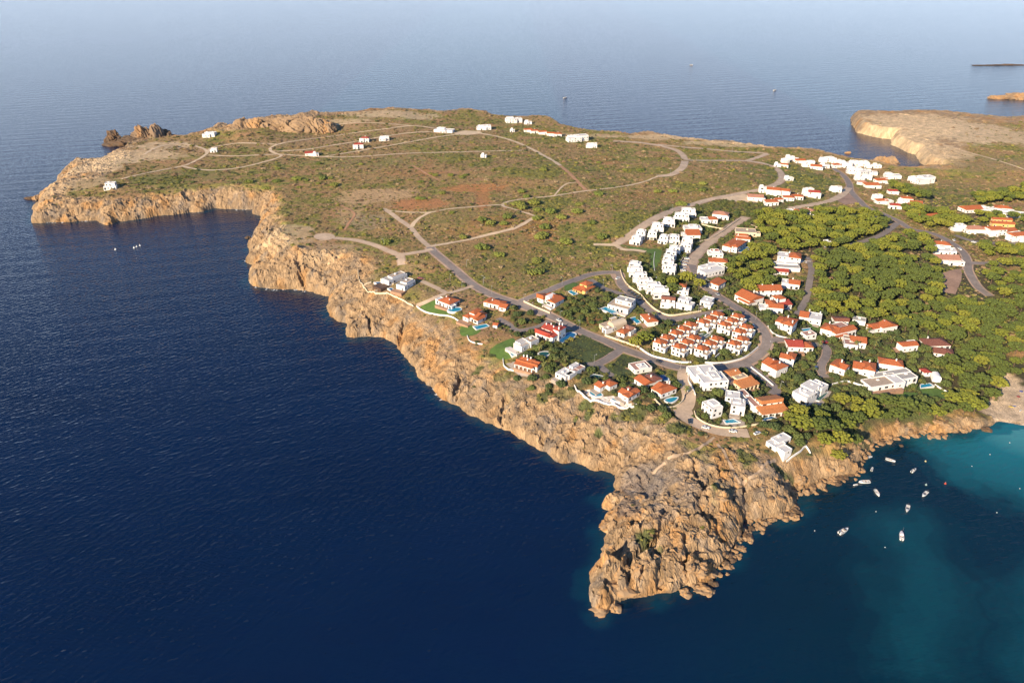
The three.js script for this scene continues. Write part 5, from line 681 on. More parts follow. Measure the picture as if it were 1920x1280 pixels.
const marks = [[1000,570,'by the western junction'],[890,600,'by the cliff-edge lawns'],[1000,650,'near the red-roofed mansion'],[1075,700,'by the dead-end street'],[1110,575,'near the unfinished beige house'],[1180,720,'above the twin turquoise pools'],[1215,540,'below the diagonal white cubes'],[1240,480,'by the white cube crescent'],[1320,430,'by the walled plots'],[1300,640,'by the townhouse terraces'],[1340,790,'by the turquoise pool terrace'],[1390,730,'near the cream arched house'],[1450,760,'near the arcaded villa'],[1470,690,'by the long street hedge'],[1510,745,'near the big white complex'],[1490,620,'above the main street curve'],[1410,560,'by the long white block'],[1590,640,'near the courtyard pair'],[1580,690,'by the lane villas'],[1670,700,'near the long flat villa'],[1690,645,'near the brown-roofed bungalows'],[1780,660,'below the forest track'],[1840,740,'beside the sandy beach'],[1860,620,'on the eastern forest slope'],[1780,530,'by the gravel lot'],[1650,520,'in the heart of the pine wood'],[1560,540,'at the pine wood lane'],[1700,590,'on the lower pine wood edge'],[1650,440,'along the pine-shaded road'],[1520,430,'on the upper pine wood edge'],[1860,450,'near the yellow house'],[1740,400,'by the pine-shaded road bend'],[1600,790,'on the slope above the cove'],[1530,830,'near the angular house'],[1700,770,'below the flat villa lawn'],[1420,480,'near the terrace pool house'],[1390,510,'above the village car park'],[1270,545,'by the round-fronted house'],[1840,520,'by the eastern road fork'],[1870,380,'on the eastern heath edge'],[500,330,'above the western bay cliffs'],[600,335,'above the western bay cliffs'],[850,330,'by the short red path'],[790,375,'on the bare tan patch'],[940,415,'by the looping heath track'],[1010,390,'by the looping heath track'],[1020,440,'by the lower heath track'],[1080,390,'on the central heath'],[1250,355,'by the coast road loop'],[1190,320,'by the turning bay'],[1130,445,'by the heath road end'],[1010,500,'above the main village road'],[1395,325,'inside the coast road loop'],[690,460,'by the western parking circle'],[1380,300,'by the far coast road'],[1760,455,'near the pink-roofed eastern houses']].map(([u, v, t]) => ({ p: hit(u, v), t }));
const nearMark = (x, z) => { let b = 1e12, t = ''; for (const m of marks) { const d = (m.p.x - x) ** 2 + (m.p.z - z) ** 2; if (d < b) { b = d; t = m.t; } } return t; };
seed(900);
const pineSpots = [];
{
  const cells = new Map(), key = (x, z) => Math.floor(x / 7) * 4096 + Math.floor(z / 7);
  for (const w of woods) {
    let x0 = 1e9, x1 = -1e9, z0 = 1e9, z1 = -1e9; for (const p of w) { x0 = Math.min(x0, p.x); x1 = Math.max(x1, p.x); z0 = Math.min(z0, p.z); z1 = Math.max(z1, p.z); }
    for (let n = Math.round((x1 - x0) * (z1 - z0) / 5); n > 0; n--) {
      const x = rr(x0, x1), z = rr(z0, z1); if (!inside(w, x, z)) continue; const oc = occAt(x, z); if (oc === 2 || oc === 1 || oc === 3 || occAt(x + 2, z) === 2 || occAt(x - 2, z) === 2 || occAt(x, z - 2.5) === 2 || occAt(x, z + 2) === 2 || sdAt(x, z) < 5) continue;
      if (vnoise(x / 26, z / 26, 905) < -.62) continue;
      let ok = true; const k0 = Math.floor(x / 7), k1 = Math.floor(z / 7); for (let i = k0 - 1; i <= k0 + 1 && ok; i++) for (let j = k1 - 1; j <= k1 + 1 && ok; j++) for (const q of cells.get(i * 4096 + j) || []) if ((q[0] - x) ** 2 + (q[1] - z) ** 2 < 7.3 ** 2) { ok = false; break; }
      if (!ok) continue; const s = [x, z]; const k = key(x, z); if (!cells.has(k)) cells.set(k, []); cells.get(k).push(s); pineSpots.push(s);
    }
  }
}
pineSpots.sort((a, b) => Math.hypot(...a) - Math.hypot(...b));
{
  const inView = ([x, z]) => { const v = new THREE.Vector3(x, sheet(x, z) + 6, z).project(camera); return Math.abs(v.x) < 1.04 && Math.abs(v.y) < 1.04; };
  const seen = pineSpots.filter(inView), rest = [];
  console.log('pines', pineSpots.length, 'in view', seen.length);
  const near = seen.slice(0, 300), far = pineSpots.filter(s => !near.includes(s));
  near.forEach(([x, z], i) => {
    seed(2000 + i); const cove = z > -420 && x > 120 && x < 240;
    const t = thing('pine_tree', 'green umbrella pine ' + nearMark(x, z), 'tree', V3(x, sheet(x, z), z), rr(0, 6.28), 'umbrella pines'), s = rr(.74, 1.2);
    t.scale.set(s * rr(.9, 1.12), s * rr(.85, 1.1), s * rr(.9, 1.12)); part(t, 'trunk', pineTrunks[i % 2], bark); part(t, 'crown', pineCrowns[i % 4], pineMats[rnd() < sstep(200, 300, x + (z + 520) * .3) * .7 ? 3 : Math.floor(rnd() * 4)]).position.y = rr(4.4, 6.2);
  });
  pineCrowns.forEach((g, k) => { const l = far.filter((_, i) => i % 4 === k), m = new THREE.InstancedMesh(g, leafMat(1, 1, 1), l.length), d = new THREE.Object3D(); seed(2500 + k); l.forEach(([x, z], i) => { const s = rr(.74, 1.2), c = pineMats[Math.floor(rnd() * 4)].color; d.position.set(x, sheet(x, z) + rr(4.4, 6.2) * s, z); d.rotation.y = rr(0, 6.28); d.scale.set(s * rr(.9, 1.12), s, s * rr(.9, 1.12)); d.updateMatrix(); m.setMatrixAt(i, d.matrix); m.setColorAt(i, c); }); m.name = numbered('pine_wood'); m.userData = { kind: 'stuff', label: 'distant canopy of the dense umbrella pine wood', category: 'pine wood' }; scene.add(m); });
}
// round bushes that stand out of the heath
const bushCrowns = [1, 2, 3].map(i => ballCrown(740 + i, 1, .62, 22)), bushTrunk = mergeGeometries([limb(V3(0, -.3, 0), V3(.05, .5, 0), .07, .04), limb(V3(0, .1, 0), V3(.35, .55, .1), .05, .03), limb(V3(0, .1, 0), V3(-.3, .55, -.15), .05, .03)]);
const bushMats = [leafMat(.165, .185, .030), leafMat(.135, .165, .028), leafMat(.185, .195, .034)];
seed(950);
[[467,342],[518,341],[500,355],[522,317],[598,308],[677,309],[620,335],[605,336],[597,345],[557,337],[575,339],[627,349],[560,352],[790,342],[817,330],[845,330],[872,330],[866,333],[785,374],[792,374],[830,364],[847,400],[903,467],[920,420],[945,421],[952,409],[1000,383],[1017,443],[1020,316],[1007,489],[978,359],[987,370],[1087,385],[1083,399],[997,381],[980,392],[1008,395],[1032,399],[1052,410],[1007,411],[1022,429],[1012,447],[908,467],[1122,366],[1233,361],[1262,360],[1317,358],[1318,346],[1277,385],[1202,320],[1172,320],[1123,306],[1395,326],[1020,320],[978,361],[1130,447],[1007,492],[937,479],[1010,512],[998,514],[725,456],[905,414],[970,385],[1240,330],[1345,352],[870,447],[1060,455],[1110,420]].forEach(([u, v], i) => {
  const p = hit(u, v); if (occAt(p.x, p.z) === 1) return; const s = rr(2.8, 4.6) * (u > 880 && v > 360 ? 1.15 : .9), t = thing('round_bush', 'bright yellow-green rounded bush ' + nearMark(p.x, p.z), 'bush', p, rr(0, 6.28), 'rounded bushes on the heath'); t.scale.set(s * rr(.9, 1.35), s * rr(.75, .95), s); part(t, 'stem', bushTrunk, bark); part(t, 'crown', bushCrowns[i % 3], bushMats[i % 3]); occDisc(p.x, p.z, s, 3);
});
// garden trees and palms
seed(960);
const gardenP = patches.filter(p => p.kind === 'garden');
const gardenW = (x, z) => { let w = 0; for (const p of gardenP) { const e = Math.hypot((x - p.x) / p.a, (z - p.z) / p.b); if (e < 1) w = Math.max(w, p.s); } return w; };
const treeMats = [leafMat(.075, .10, .022), leafMat(.10, .125, .028), leafMat(.055, .08, .022)];
{
  const placed = []; let n = 0;
  for (let k = 0; k < 22000 && n < 290; k++) { const p = hit(rr(960, 1780), rr(400, 860)); if (gardenW(p.x, p.z) < .3 || sdAt(p.x, p.z) < 14 || p.y < 2) continue; if ([[0, 0], [2, 0], [-2, 0], [0, 2], [0, -2]].some(([a, b]) => occAt(p.x + a, p.z + b))) continue; if (placed.some(q => Math.hypot(q.x - p.x, q.z - p.z) < 5) || pineSpots.some(q => Math.hypot(q[0] - p.x, q[1] - p.z) < 5)) continue; placed.push(p); n++; const s = rr(1.7, 3.1), t = thing('garden_tree', 'small round dark green garden tree ' + nearMark(p.x, p.z), 'tree', p, rr(0, 6.28), 'garden trees between the villas'); t.scale.set(s, s * rr(1, 1.5), s); part(t, 'trunk', bushTrunk, bark); part(t, 'crown', bushCrowns[n % 3], treeMats[n % 3]); }
}
const frondGeo = (() => { const pos = [], N = 7; const at = i => { const t = i / N; return [t * 2.7, .9 * Math.sin(t * 1.7) - 1.75 * t * t, .38 * Math.sin(Math.PI * Math.min(1, t * .9 + .08))]; }; for (let i = 0; i < N; i++) { const [x, y, w] = at(i), [X, Y, U] = at(i + 1); for (const s of [1, -1]) { pos.push(x, y, 0, X, Y, 0, x, y - w * .35, s * w, X, Y, 0, X, Y - U * .35, s * U, x, y - w * .35, s * w); } } const g = new THREE.BufferGeometry(); g.setAttribute('position', new THREE.Float32BufferAttribute(pos, 3)); g.computeVertexNormals(); return g; })();
const frondMat = [new THREE.MeshStandardMaterial({ color: rgb(.17, .17, .04), roughness: .8, side: THREE.DoubleSide }), new THREE.MeshStandardMaterial({ color: rgb(.10, .125, .03), roughness: .8, side: THREE.DoubleSide })];
seed(970);
[[961,585,'at the main road bend'],[1020,694,'beside the arched-porch villa'],[1042,684,'below the dark lawn'],[1060,681,'below the dark lawn'],[1012,660,'over the curved green pool'],[1443,669,'at the sharp street bend'],[1286,741,'beside the street corner wall'],[1478,781,'beside the arcaded villa'],[1502,779,'beside the arcaded villa'],[1484,733,'at the corner of the big white complex'],[1535,655,'beside the side street houses'],[1580,674,'above the steep-roofed lane house'],[1605,654,'among the terraced villa palms'],[1647,648,'among the terraced villa palms'],[1672,643,'among the terraced villa palms'],[1627,630,'among the terraced villa palms'],[1640,655,'among the terraced villa palms'],[1490,638,'beside the side street houses'],[1360,551,'under the curve pines'],[1222,455,'in front of the white cube crescent'],[1253,464,'in front of the white cube crescent'],[1157,716,'by the dead-end street'],[1226,596,'beside the single hip-roofed house'],[1480,640,'beside the side street houses']].forEach(([u, v, where]) => {
  const p = hit(u, v), h = rr(3.2, 5.4), t = thing('palm_tree', `feathery yellow-green palm ${where}`, 'palm', p, rr(0, 6.28), 'garden palms'); part(t, 'trunk', limb(V3(0, -.4, 0), V3(.15, h, .1), .3, .2), bark); const n = 15; for (let i = 0; i < n; i++) { const f = part(t, 'frond', frondGeo, frondMat[i % 3 ? 0 : 1]); f.position.set(.15, h, .1); f.rotation.set(0, i * 6.283 / n * 3.3 + rr(-.2, .2), 0); f.rotateZ(rr(-.5, .75)); }
});
// heath: low cushions of scrub, too many to count
{
  const tuft = [1, 2, 3].map(i => { seed(760 + i); const o = { pos: [], col: [] }; for (let k = 0; k < 5; k++) { const a = k * 1.3 + rr(-.3, .3); leafClump(o, Math.cos(a) * .5 * (k > 0), .28 + rr(-.08, .1), Math.sin(a) * .5 * (k > 0), rr(.42, .62), 1, k < 3); } return toGeo(o); });
  const lists = [[], [], []]; seed(980); const c = [0, 0, 0], tmp = new THREE.Color();
  const greens = [[.13, .128, .028], [.19, .175, .036], [.24, .215, .044], [.085, .10, .025], [.065, .082, .022]], dry = [[.27, .18, .09], [.20, .13, .07], [.32, .23, .12], [.14, .13, .045]];
  for (let k = 0; k < 260000; k++) {
    const x = rr(-560, 1000), z = rr(-1360, -260), d = sdAt(x, z); if (d < 8) continue; const v = x / -z; if (Math.abs(v) > .78) continue;
    const oc = occAt(x, z); if (oc && oc !== 5) continue; const i = findCell(GX, x), j = findCell(GZ, z), o = j * GNX + i; const rock = GR[o]; if (rock > .55 && rnd() < .95) continue; if (GD[o] < 6) continue;
    if (oc === 5) { for (let q = 0; q < 3; q++) { const a = x + rr(-2.5, 2.5), b = z + rr(-2.5, 2.5); if (occAt(a, b) === 5) lists[k % 3].push([a, b, rr(.35, .8), greens[rnd() < .25 ? 0 : 3 + Math.floor(rnd() * 2)], false]); } continue; }
    const g = gardenW(x, z), r0 = GC[o * 3], g0 = GC[o * 3 + 1]; const bare = r0 > g0 * 2.0 || r0 > .50; if (bare && rnd() < .88) continue;
    const green = g0 > r0 * .9, far = z < -800; if (!green && rnd() < .45) continue; if (far && rnd() < .55) continue;
    const pal = g > .3 ? greens.slice(-2).concat([greens[0]]) : green || rnd() < .3 ? greens : dry, q = pal[Math.floor(rnd() * pal.length)];
    const s = (g > .3 ? rr(.9, 2.1) : rr(.55, 1.35) * (rnd() < .14 ? 1.9 : 1)) * (far ? 1.3 : 1); lists[k % 3].push([x, z, s, q, g > .3]);
  }
  console.log('scrub', lists.map(l => l.length).join(' '));
  tuft.forEach((g, k) => { const l = lists[k], m = new THREE.InstancedMesh(g, leafMat(1, 1, 1), l.length), d = new THREE.Object3D(); l.forEach(([x, z, s, q, gd], i) => { d.position.set(x, sheet(x, z) - .05, z); d.rotation.y = rr(0, 6.28); d.scale.set(s * rr(.9, 1.4), s * (gd ? rr(.8, 1.3) : rr(.5, .95)), s); d.updateMatrix(); m.setMatrixAt(i, d.matrix); const t = rr(.8, 1.2); m.setColorAt(i, tmp.setRGB(q[0] * t, q[1] * t, q[2] * t)); }); m.name = numbered('heath_scrub'); m.userData = { kind: 'stuff', label: 'low olive and brown heath scrub covering the headland', category: 'scrub' }; scene.add(m); });
}
// ------------------------------------------------------------------ rocks: islets, outcrops, boulders
function rockGeo(s, detail, sx, sy, sz, rough = 1) { const g0 = new THREE.IcosahedronGeometry(1, detail), p = g0.attributes.position, col = []; for (let i = 0; i < p.count; i++) { const x = p.getX(i), y = p.getY(i), z = p.getZ(i); let k = 1 + rough * (.16 * vnoise(x * 1.3 + s, y * 1.3 + z, s) + .24 * blocks(x * 1.6 + s + y * .6, z * 1.6 + y * 1.1, s, 1) + .12 * blocks(x * 4 + y * 2 + s, z * 4 + y * 2.4, s + 3, 1) + (sx > 9 ? .07 * blocks(x * 9 + y * 5, z * 9 + y * 5.5, s + 5, 1) : 0)); p.setXYZ(i, x * k * sx, y * k * sy, z * k * sz); } g0.computeVertexNormals(); g0.deleteAttribute('uv'); for (let i = 0; i < p.count; i++) { const y = p.getY(i), n = vnoise(p.getX(i) / (sx * .4) + s, p.getZ(i) / (sz * .4) + y / (sy * .4), 91), m = 1 + .22 * n, o = n > .2 ? 1 : 0; col.push((.31 + .03 * o) * m, (.205 - .01 * o) * m, (.115 - .03 * o) * m); } g0.setAttribute('color', new THREE.Float32BufferAttribute(col, 3)); return g0; }
const rockMat = std({ vertexColors: true }), darkRockMat = std({ vertexColors: true, color: rgb(.36, .36, .40) }), greyRockMat = std({ vertexColors: true, color: rgb(.72, .74, .82) });
function islet(u, v, parts, label) { const p = atLevel(u, v), t = thing('rocky_islet', label, 'islet', p); parts.forEach(([x, z, sx, sy, sz, dark], i) => part(t, 'rock', rockGeo(Math.round(u) + i * 17, 14, sx, sy, sz, 1.7), dark === 2 ? greyRockMat : dark ? darkRockMat : rockMat).position.set(x, 0, z)); }
islet(280, 266, [[0, 0, 22, 24, 18, 2], [8, 8, 16, 14, 12, 2], [22, -4, 20, 14, 15, 1], [-30, 6, 28, 9, 15, 1], [-52, 0, 16, 12, 11, 1], [-36, 20, 26, 5, 9, 1], [-8, 14, 22, 9, 11, 1]], 'dark jagged rock islet with tan peak off the western point');
{ const q = hit(522, 246); const t = thing('rock_massif', 'pale cream rock massif on the northern shore beyond the heath tracks', 'rock', V3(q.x, q.y - 4, q.z - 14)); [[0, 0, 46, 19, 20], [-42, 4, 30, 17, 16], [42, -6, 34, 20, 18], [66, 0, 18, 12, 13]].forEach(([x, z, sx, sy, sz], i) => part(t, 'rock', rockGeo(1200 + i * 13, 26, sx, sy, sz, 1.5), rockMat).position.set(x, 0, z)); }
islet(62, 372, [[0, 0, 10, 2.5, 5, 1], [8, 2, 7, 4, 5, 0]], 'low dark rock islet at the tip of the western point');
islet(1660, 306, [[0, 0, 13, 9, 8, 0], [9, 2, 10, 5, 7, 0], [-10, 1, 9, 5, 6, 0]], 'tan rock islet inside the far inlet');
islet(1590, 287, [[0, 0, 3.5, 2.2, 3, 0]], 'tiny lone rock off the inlet shore');
islet(1902, 184, [[0, 0, 34, 8, 16, 0], [-40, 2, 14, 4, 8, 0], [30, -3, 30, 9, 16, 0], [2, 14, 7, 5, 6, 0]], 'tan rocky island beyond the eastern peninsula');
islet(1890, 122, [[0, 0, 50, 2.4, 12, 1], [-60, 4, 26, 1.4, 8, 1]], 'thin distant reef line on the open sea');
islet(872, 214, [[0, 0, 22, 6, 9, 1], [26, 2, 14, 7, 8, 1], [-22, 0, 12, 4, 7, 1]], 'dark reef rocks off the northern shore');
islet(463, 446, [[0, 0, 3, 1.6, 2.4, 1]], 'tiny dark rock in the western bay');
const boulderGeos = [1, 2, 3, 4, 5].map(i => rockGeo(800 + i * 11, 3, 1, .8, .9, 1.9));
function outcrop(zx, zy, w, h, dp = .7) { const p = hit(1080 + zx / 3.69, 820 + zy / 3.69), m = new THREE.Mesh(boulderGeos[Math.round(zx) % 5], rockMat); m.name = numbered('rock_outcrop'); m.scale.set(w / 2 * 1.15, h / 2, w * dp / 2 * 1.4); m.position.copy(p).add(V3(0, -h * .22, -w * .32)); m.rotation.set(rr(-.15, .15), rr(0, 6), rr(-.15, .15)); tag(m, 'big rounded tan rock mass on the near headland', 'rock', 'rock masses of the near headland'); scene.add(m); }
seed(990);
[[240,790,8,11],[300,1050,14,9],[430,930,7,13],[560,870,8,12],[715,830,8,12],[510,1070,6,6],[650,720,8,6],[650,590,7,7],[930,680,7,8],[970,600,6,10],[800,700,5,8],[850,690,4,8],[760,570,6,7],[1000,550,5,7],[460,570,9,6],[270,930,7,8],[360,700,6,8],[220,620,6,6],[900,480,7,6],[1080,330,9,7],[1190,530,6,6],[1260,330,8,7],[1370,280,8,6],[1520,300,9,7],[450,430,7,5],[1000,420,7,5],[600,1000,7,7]].forEach(a => outcrop(...a));
function boulder(x, z, s, label, group, y) { const m = new THREE.Mesh(boulderGeos[Math.floor(rnd() * 5)], rnd() < .2 ? darkRockMat : rockMat); m.name = numbered('boulder'); m.scale.set(s * rr(.8, 1.4), s * rr(.6, 1), s * rr(.8, 1.2)); m.position.set(x, y ?? Math.max(-.1, sheet(x, z)) + s * .15, z); m.rotation.y = rr(0, 6.28); tag(m, label, 'boulder', group); scene.add(m); }
{
  const walk = (list, n, label, group, lo, hi, off) => { const line = smoothLine(list.map(p => atLevel(...p)), 1); for (let k = 0; k < n; k++) { const p = line[Math.floor(rnd() * line.length)]; boulder(p.x + rr(-off, off), p.z + rr(-off, off), rr(lo, hi) * (rnd() < .15 ? 1.5 : 1), label, group); } };
  walk(cove.slice(3, 18), 150, 'tan boulder along the rocky cove shore below the pines', 'boulders along the cove shore', .7, 1.9, 3.5);
  walk(cove.slice(17, 31), 150, 'tan boulder at the foot of the near headland facing the cove', 'boulders at the foot of the near headland', .6, 1.9, 4.5);
  [[1340,1078,2.2],[1335,1095,2.6],[1318,1108,3.6],[1330,1110,2.4],[1283,1112,3],[1150,1140,3.4],[1125,1142,3],[1365,1060,1.8],[1475,970,1.6],[1420,985,1.8],[1690,836,1.2]].forEach(([u, v, s]) => { const p = atLevel(u, v); boulder(p.x, p.z, s, 'dark wet boulder standing in the water off the near headland', 'boulders in the water', .1); });
}
// ------------------------------------------------------------------ cars, lamps, boats, buoys
const wheelGeo = new THREE.CylinderGeometry(.33, .33, .24, 12).rotateX(Math.PI / 2);
const prism = (pts, w) => new THREE.ExtrudeGeometry(new THREE.Shape(pts.map(p => new THREE.Vector2(...p))), { depth: w - .16, bevelEnabled: true, bevelSize: .08, bevelThickness: .08, bevelSegments: 2 }).translate(0, 0, -(w - .16) / 2);
const bodyGeo = prism([[-2, .28], [2, .28], [2.05, .62], [1.9, .78], [.95, .88], [-1.9, .92], [-2.08, .7]], 1.72), cabinGeo = prism([[-1.75, .86], [.85, .86], [.15, 1.38], [-1.3, 1.42]], 1.5), roofGeo = bx(-1.25, .1, 1.44, 1.5, -.66, .66), lampGeo = bx(-.06, .06, -.08, .08, -.2, .2);
const paint = (r, g, b) => new THREE.MeshPhysicalMaterial({ color: rgb(r, g, b), roughness: .35, clearcoat: .8 });
const paints = { white: paint(.72, .72, .7), dark: paint(.02, .022, .028), silver: paint(.35, .36, .37), blue: paint(.05, .10, .22), red: paint(.32, .02, .03) };
function car(u, v, u2, v2, colour, where, group) { const a = hit(u, v), b = hit(u2, v2), t = thing('parked_car', `${colour} car ${where}`, 'car', V3(a.x, a.y + .22, a.z), Math.atan2(-(b.z - a.z), b.x - a.x), group), m = paints[colour]; part(t, 'body', bodyGeo, m); part(t, 'windows', cabinGeo, M.glass); part(t, 'roof', roofGeo, m); for (const x of [-1.3, 1.3]) for (const z of [-.78, .78]) part(t, 'wheel', wheelGeo, M.dark).position.set(x, .33, z); for (const z of [-.55, .55]) part(t, 'headlight', lampGeo, M.whiteFrame).position.set(2.1, .66, z); }
car(1323,803,1330,805,'white','parked below the low cream pool-terrace wall','cars on the cliff street'); car(1374,810,1385,811,'white','parked below the low cream pool-terrace wall','cars on the cliff street');
car(1293,792,1294,799,'dark','parked at the edge of the turning circle'); car(1420,814,1428,811,'white','parked at the dead end above the rocks'); car(1271,725,1278,729,'white','inside the street corner villa yard');
[[1288,486],[1285,491],[1283,497],[1282,502.5],[1281,508],[1281,513.5]].forEach(([u, v], i) => car(u, v, u + 8, v + 1, ['white','silver'][i % 2], 'in the curved village car park', 'cars in the curved car park'));
[[1180,546],[1185.5,550],[1190.5,553.5],[1196,557.5],[1201.5,561.5]].forEach(([u, v]) => car(u, v, u + 5, v - 5, 'dark', 'in the row parked below the diagonal white cubes', 'cars below the diagonal cubes'));
car(1159,523,1164,521,'white','on the bare lot beside the diagonal cubes'); car(1364,591,1370,594,'dark','parked behind the townhouse terraces','cars behind the townhouses'); car(1304,600,1312,598,'white','parked behind the townhouse terraces'); car(1264,611,1272,609,'dark','parked behind the townhouse terraces','cars behind the townhouses'); car(1530,691,1532,684,'blue','parked in the lane beside the long hedge'); car(1547,643,1540,642,'red','parked beside the side street houses'); car(788,523,796,524,'red','beside the modern cliff villas'); car(1790,452,1796,455,'white','on the road through the eastern pines','cars by the eastern pines'); car(1800,468,1806,472,'white','on the road through the eastern pines','cars by the eastern pines'); car(1826,455,1834,456,'white','on the road through the eastern pines','cars by the eastern pines');
car(1345,553,1352,558,'silver','on the main street above the long white block'); car(1412,612,1408,606,'white','on the outer main street curve'); car(1048,602,1056,606,'white','on the main street beside the red-roofed mansion'); car(1236,679,1244,682,'dark','on the main street below the townhouses'); car(1290,732,1289,740,'silver','in the short street beside the cubic house');
const poleGeo = mergeGeometries([new THREE.CylinderGeometry(.07, .12, 6.4, 8).translate(0, 3, 0), bx(-.05, 1.1, 6.1, 6.2, -.05, .05)]), headGeo = bx(.9, 1.6, 6, 6.18, -.14, .14);
[[906,534],[922,551],[982,566],[999,583],[1050,598],[1054,534],[1131,537],[1148,510],[1114,681],[875,500],[907,530],[866,541],[844,528],[1087,617],[1133,629],[1207,582],[1256,606],[1309,587],[1446,655],[1370,376],[1312,388],[1261,395],[1199,427],[1182,440],[1463,730],[1225,672],[1276,694],[1193,657],[1417,600],[1330,540],[816,471],[720,460],[1462,341],[1257,326],[1373,285]].forEach(([u, v]) => { const p = hit(u, v), t = thing('street_lamp', 'slim grey street lamp ' + nearMark(p.x, p.z), 'street lamp', p, rr(0, 6.28), 'street lamps along the roads'); part(t, 'pole', poleGeo, M.metal); part(t, 'lamp_head', headGeo, M.whiteFrame); });

function hullGeo(L, B, D, inner) { // pointed bow at +x, transom at -x; inner: the cockpit well
  const N = 12, pos = [], idx = []; for (let i = 0; i <= N; i++) { const t = i / N, x = (t - .5) * L, w = B / 2 * Math.pow(Math.max(0, 1 - Math.pow(Math.max(0, (t - .35) / .65), 2.2)), .8) * (.86 + .14 * Math.min(1, t / .3)), sh = D * (.95 + .35 * t * t); const r = inner ? [[-w * .74, sh - .06], [-w * .6, sh * .45], [w * .6, sh * .45], [w * .74, sh - .06]] : [[-w, sh], [-w * .86, .02], [0, -.35 * (1 - t * .6)], [w * .86, .02], [w, sh], [w * .74, sh + .01], [0, sh + .03 * t], [-w * .74, sh + .01]]; for (const [z, y] of r) pos.push(x * (inner ? .82 : 1), y, z); }
  const M_ = inner ? 4 : 8; for (let i = 0; i < N; i++) for (let k = 0; k < (inner ? 3 : 8); k++) { if (!inner && (k === 5 || k === 6) && i > 0 && i < N - 3) continue; const a = i * M_ + k, b = i * M_ + (k + 1) % M_, c = a + M_, d = b + M_; idx.push(a, b, c, b, d, c); } if (!inner) for (let k = 1; k < 7; k++) idx.push(0, k + 1, k);
  let g = new THREE.BufferGeometry(); g.setAttribute('position', new THREE.Float32BufferAttribute(pos, 3)); g.setIndex(idx); g = g.toNonIndexed(); g.computeVertexNormals(); return g;
}
const gel = new THREE.MeshPhysicalMaterial({ color: rgb(.78, .77, .75), roughness: .3, clearcoat: .5, side: THREE.DoubleSide }), inside_ = std({ color: rgb(.42, .33, .27), side: THREE.DoubleSide }), greyIn = std({ color: rgb(.45, .45, .44), side: THREE.DoubleSide });
function boat(s, b, L, kind, label, group) { const p = atLevel(...s), q = atLevel(...b), t = thing(kind === 'dinghy' ? 'dinghy' : kind === 'cabin' ? 'cabin_boat' : 'motorboat', label, 'boat', V3((p.x + q.x) / 2, .12, (p.z + q.z) / 2), Math.atan2(-(q.z - p.z), q.x - p.x), group), B = L * .36, D = L * .13; part(t, 'hull', hullGeo(L, B, D), gel); part(t, 'cockpit', hullGeo(L, B, D, true), kind === 'dinghy' ? greyIn : inside_); part(t, 'rub_rail', mergeGeometries([-1, 1].map(k => bx(-L * .5, L * .18, D * .95, D * 1.06, k * B * .49 - .05, k * B * .49 + .05))), M.dark);
  for (const x of [-.28, .0]) part(t, 'seat', bx(L * x - .22, L * x + .22, D * .5, D * .85, -B * .33, B * .33), gel); const o = part(t, 'outboard_motor', bx(-L * .5 - .35, -L * .5 + .02, D * .2, D * 1.7, -.18, .18), M.dark); part(o, 'cowling', bx(-L * .5 - .45, -L * .5 + .1, D * 1.7, D * 2.2, -.22, .22), kind === 'cabin' ? gel : M.dark);
  if (kind === 'motor') part(t, 'windscreen', mergeGeometries([bx(L * .14, L * .17, D, D * 1.7, -B * .34, B * .34)]), M.glass); if (kind === 'cabin') { const c = part(t, 'cabin', prism([[L * -.08, D * .9], [L * .26, D * .9], [L * .18, D * 1.9], [L * -.05, D * 2]], B * .62), gel); part(c, 'cabin_window', bx(L * .0, L * .12, D * 1.3, D * 1.65, -B * .345, B * .345), M.glass); part(t, 'mast', limb(V3(L * .05, D, 0), V3(L * .05, L * .9, 0), .05, .03), M.metal); } if (kind === 'motor' || kind === 'open') part(t, 'foredeck', mergeGeometries([bx(L * .2, L * .34, D * 1.05, D * 1.12, -B * .3, B * .3)]), gel); }
boat([1571,1003],[1593,991],6.6,'motor','white motorboat with brown seats, alone off the near headland'); boat([1691,1014],[1690,997],6.2,'cabin','white cabin boat with a short mast in the cove mouth'); boat([1704,946],[1700,963],5.6,'motor','slender white motorboat with raised motor in mid cove'); boat([1741,922],[1728,933],5.6,'motor','white motorboat with windscreen beside the grey buoy'); boat([1641,919],[1649,931],5.2,'open','plain white open boat between headland and mid cove'); boat([1631,904],[1611,905],6.2,'open','long white open boat near the boulder shore'); boat([1608,909],[1601,910],2.8,'dinghy','tiny pale dinghy beside the long open boat'); boat([1634,884],[1637,876],3.4,'dinghy','small pinkish-white dinghy off the boulder shore'); boat([1662,861],[1678,866],5.0,'open','white open boat anchored below the pines'); boat([1708,887],[1719,879],4.6,'motor','white motorboat with dark motor beside the cove shallows'); boat([1626,858],[1636,857],3.4,'dinghy','small white dinghy close to the pine shore boulders'); boat([1651,829],[1661,830],3.6,'dinghy','small white dinghy moored under the pine rocks');
boat([1056,184],[1064,183],9,'open','distant white motorboat beyond the northern shore'); boat([1450,170],[1457,169],9,'open','distant white speedboat on the open eastern sea'); boat([1294,122],[1299,122],8,'open','faint distant white boat near the horizon');
const buoyGeo = new THREE.LatheGeometry([[0, -.35], [.3, -.25], [.42, .02], [.34, .3], [.12, .42], [.1, .6], [0, .62]].map(p => new THREE.Vector2(...p)), 12), eyeGeo = new THREE.TorusGeometry(.12, .03, 6, 12).translate(0, .7, 0), collarGeo = new THREE.TorusGeometry(.43, .05, 6, 16).rotateX(Math.PI / 2);
const buoyMats = { white: std({ color: rgb(.75, .74, .7), roughness: .5 }), red: std({ color: rgb(.45, .05, .025), roughness: .5 }), yellow: std({ color: rgb(.6, .5, .25), roughness: .5 }), grey: std({ color: rgb(.3, .38, .36), roughness: .5 }) };
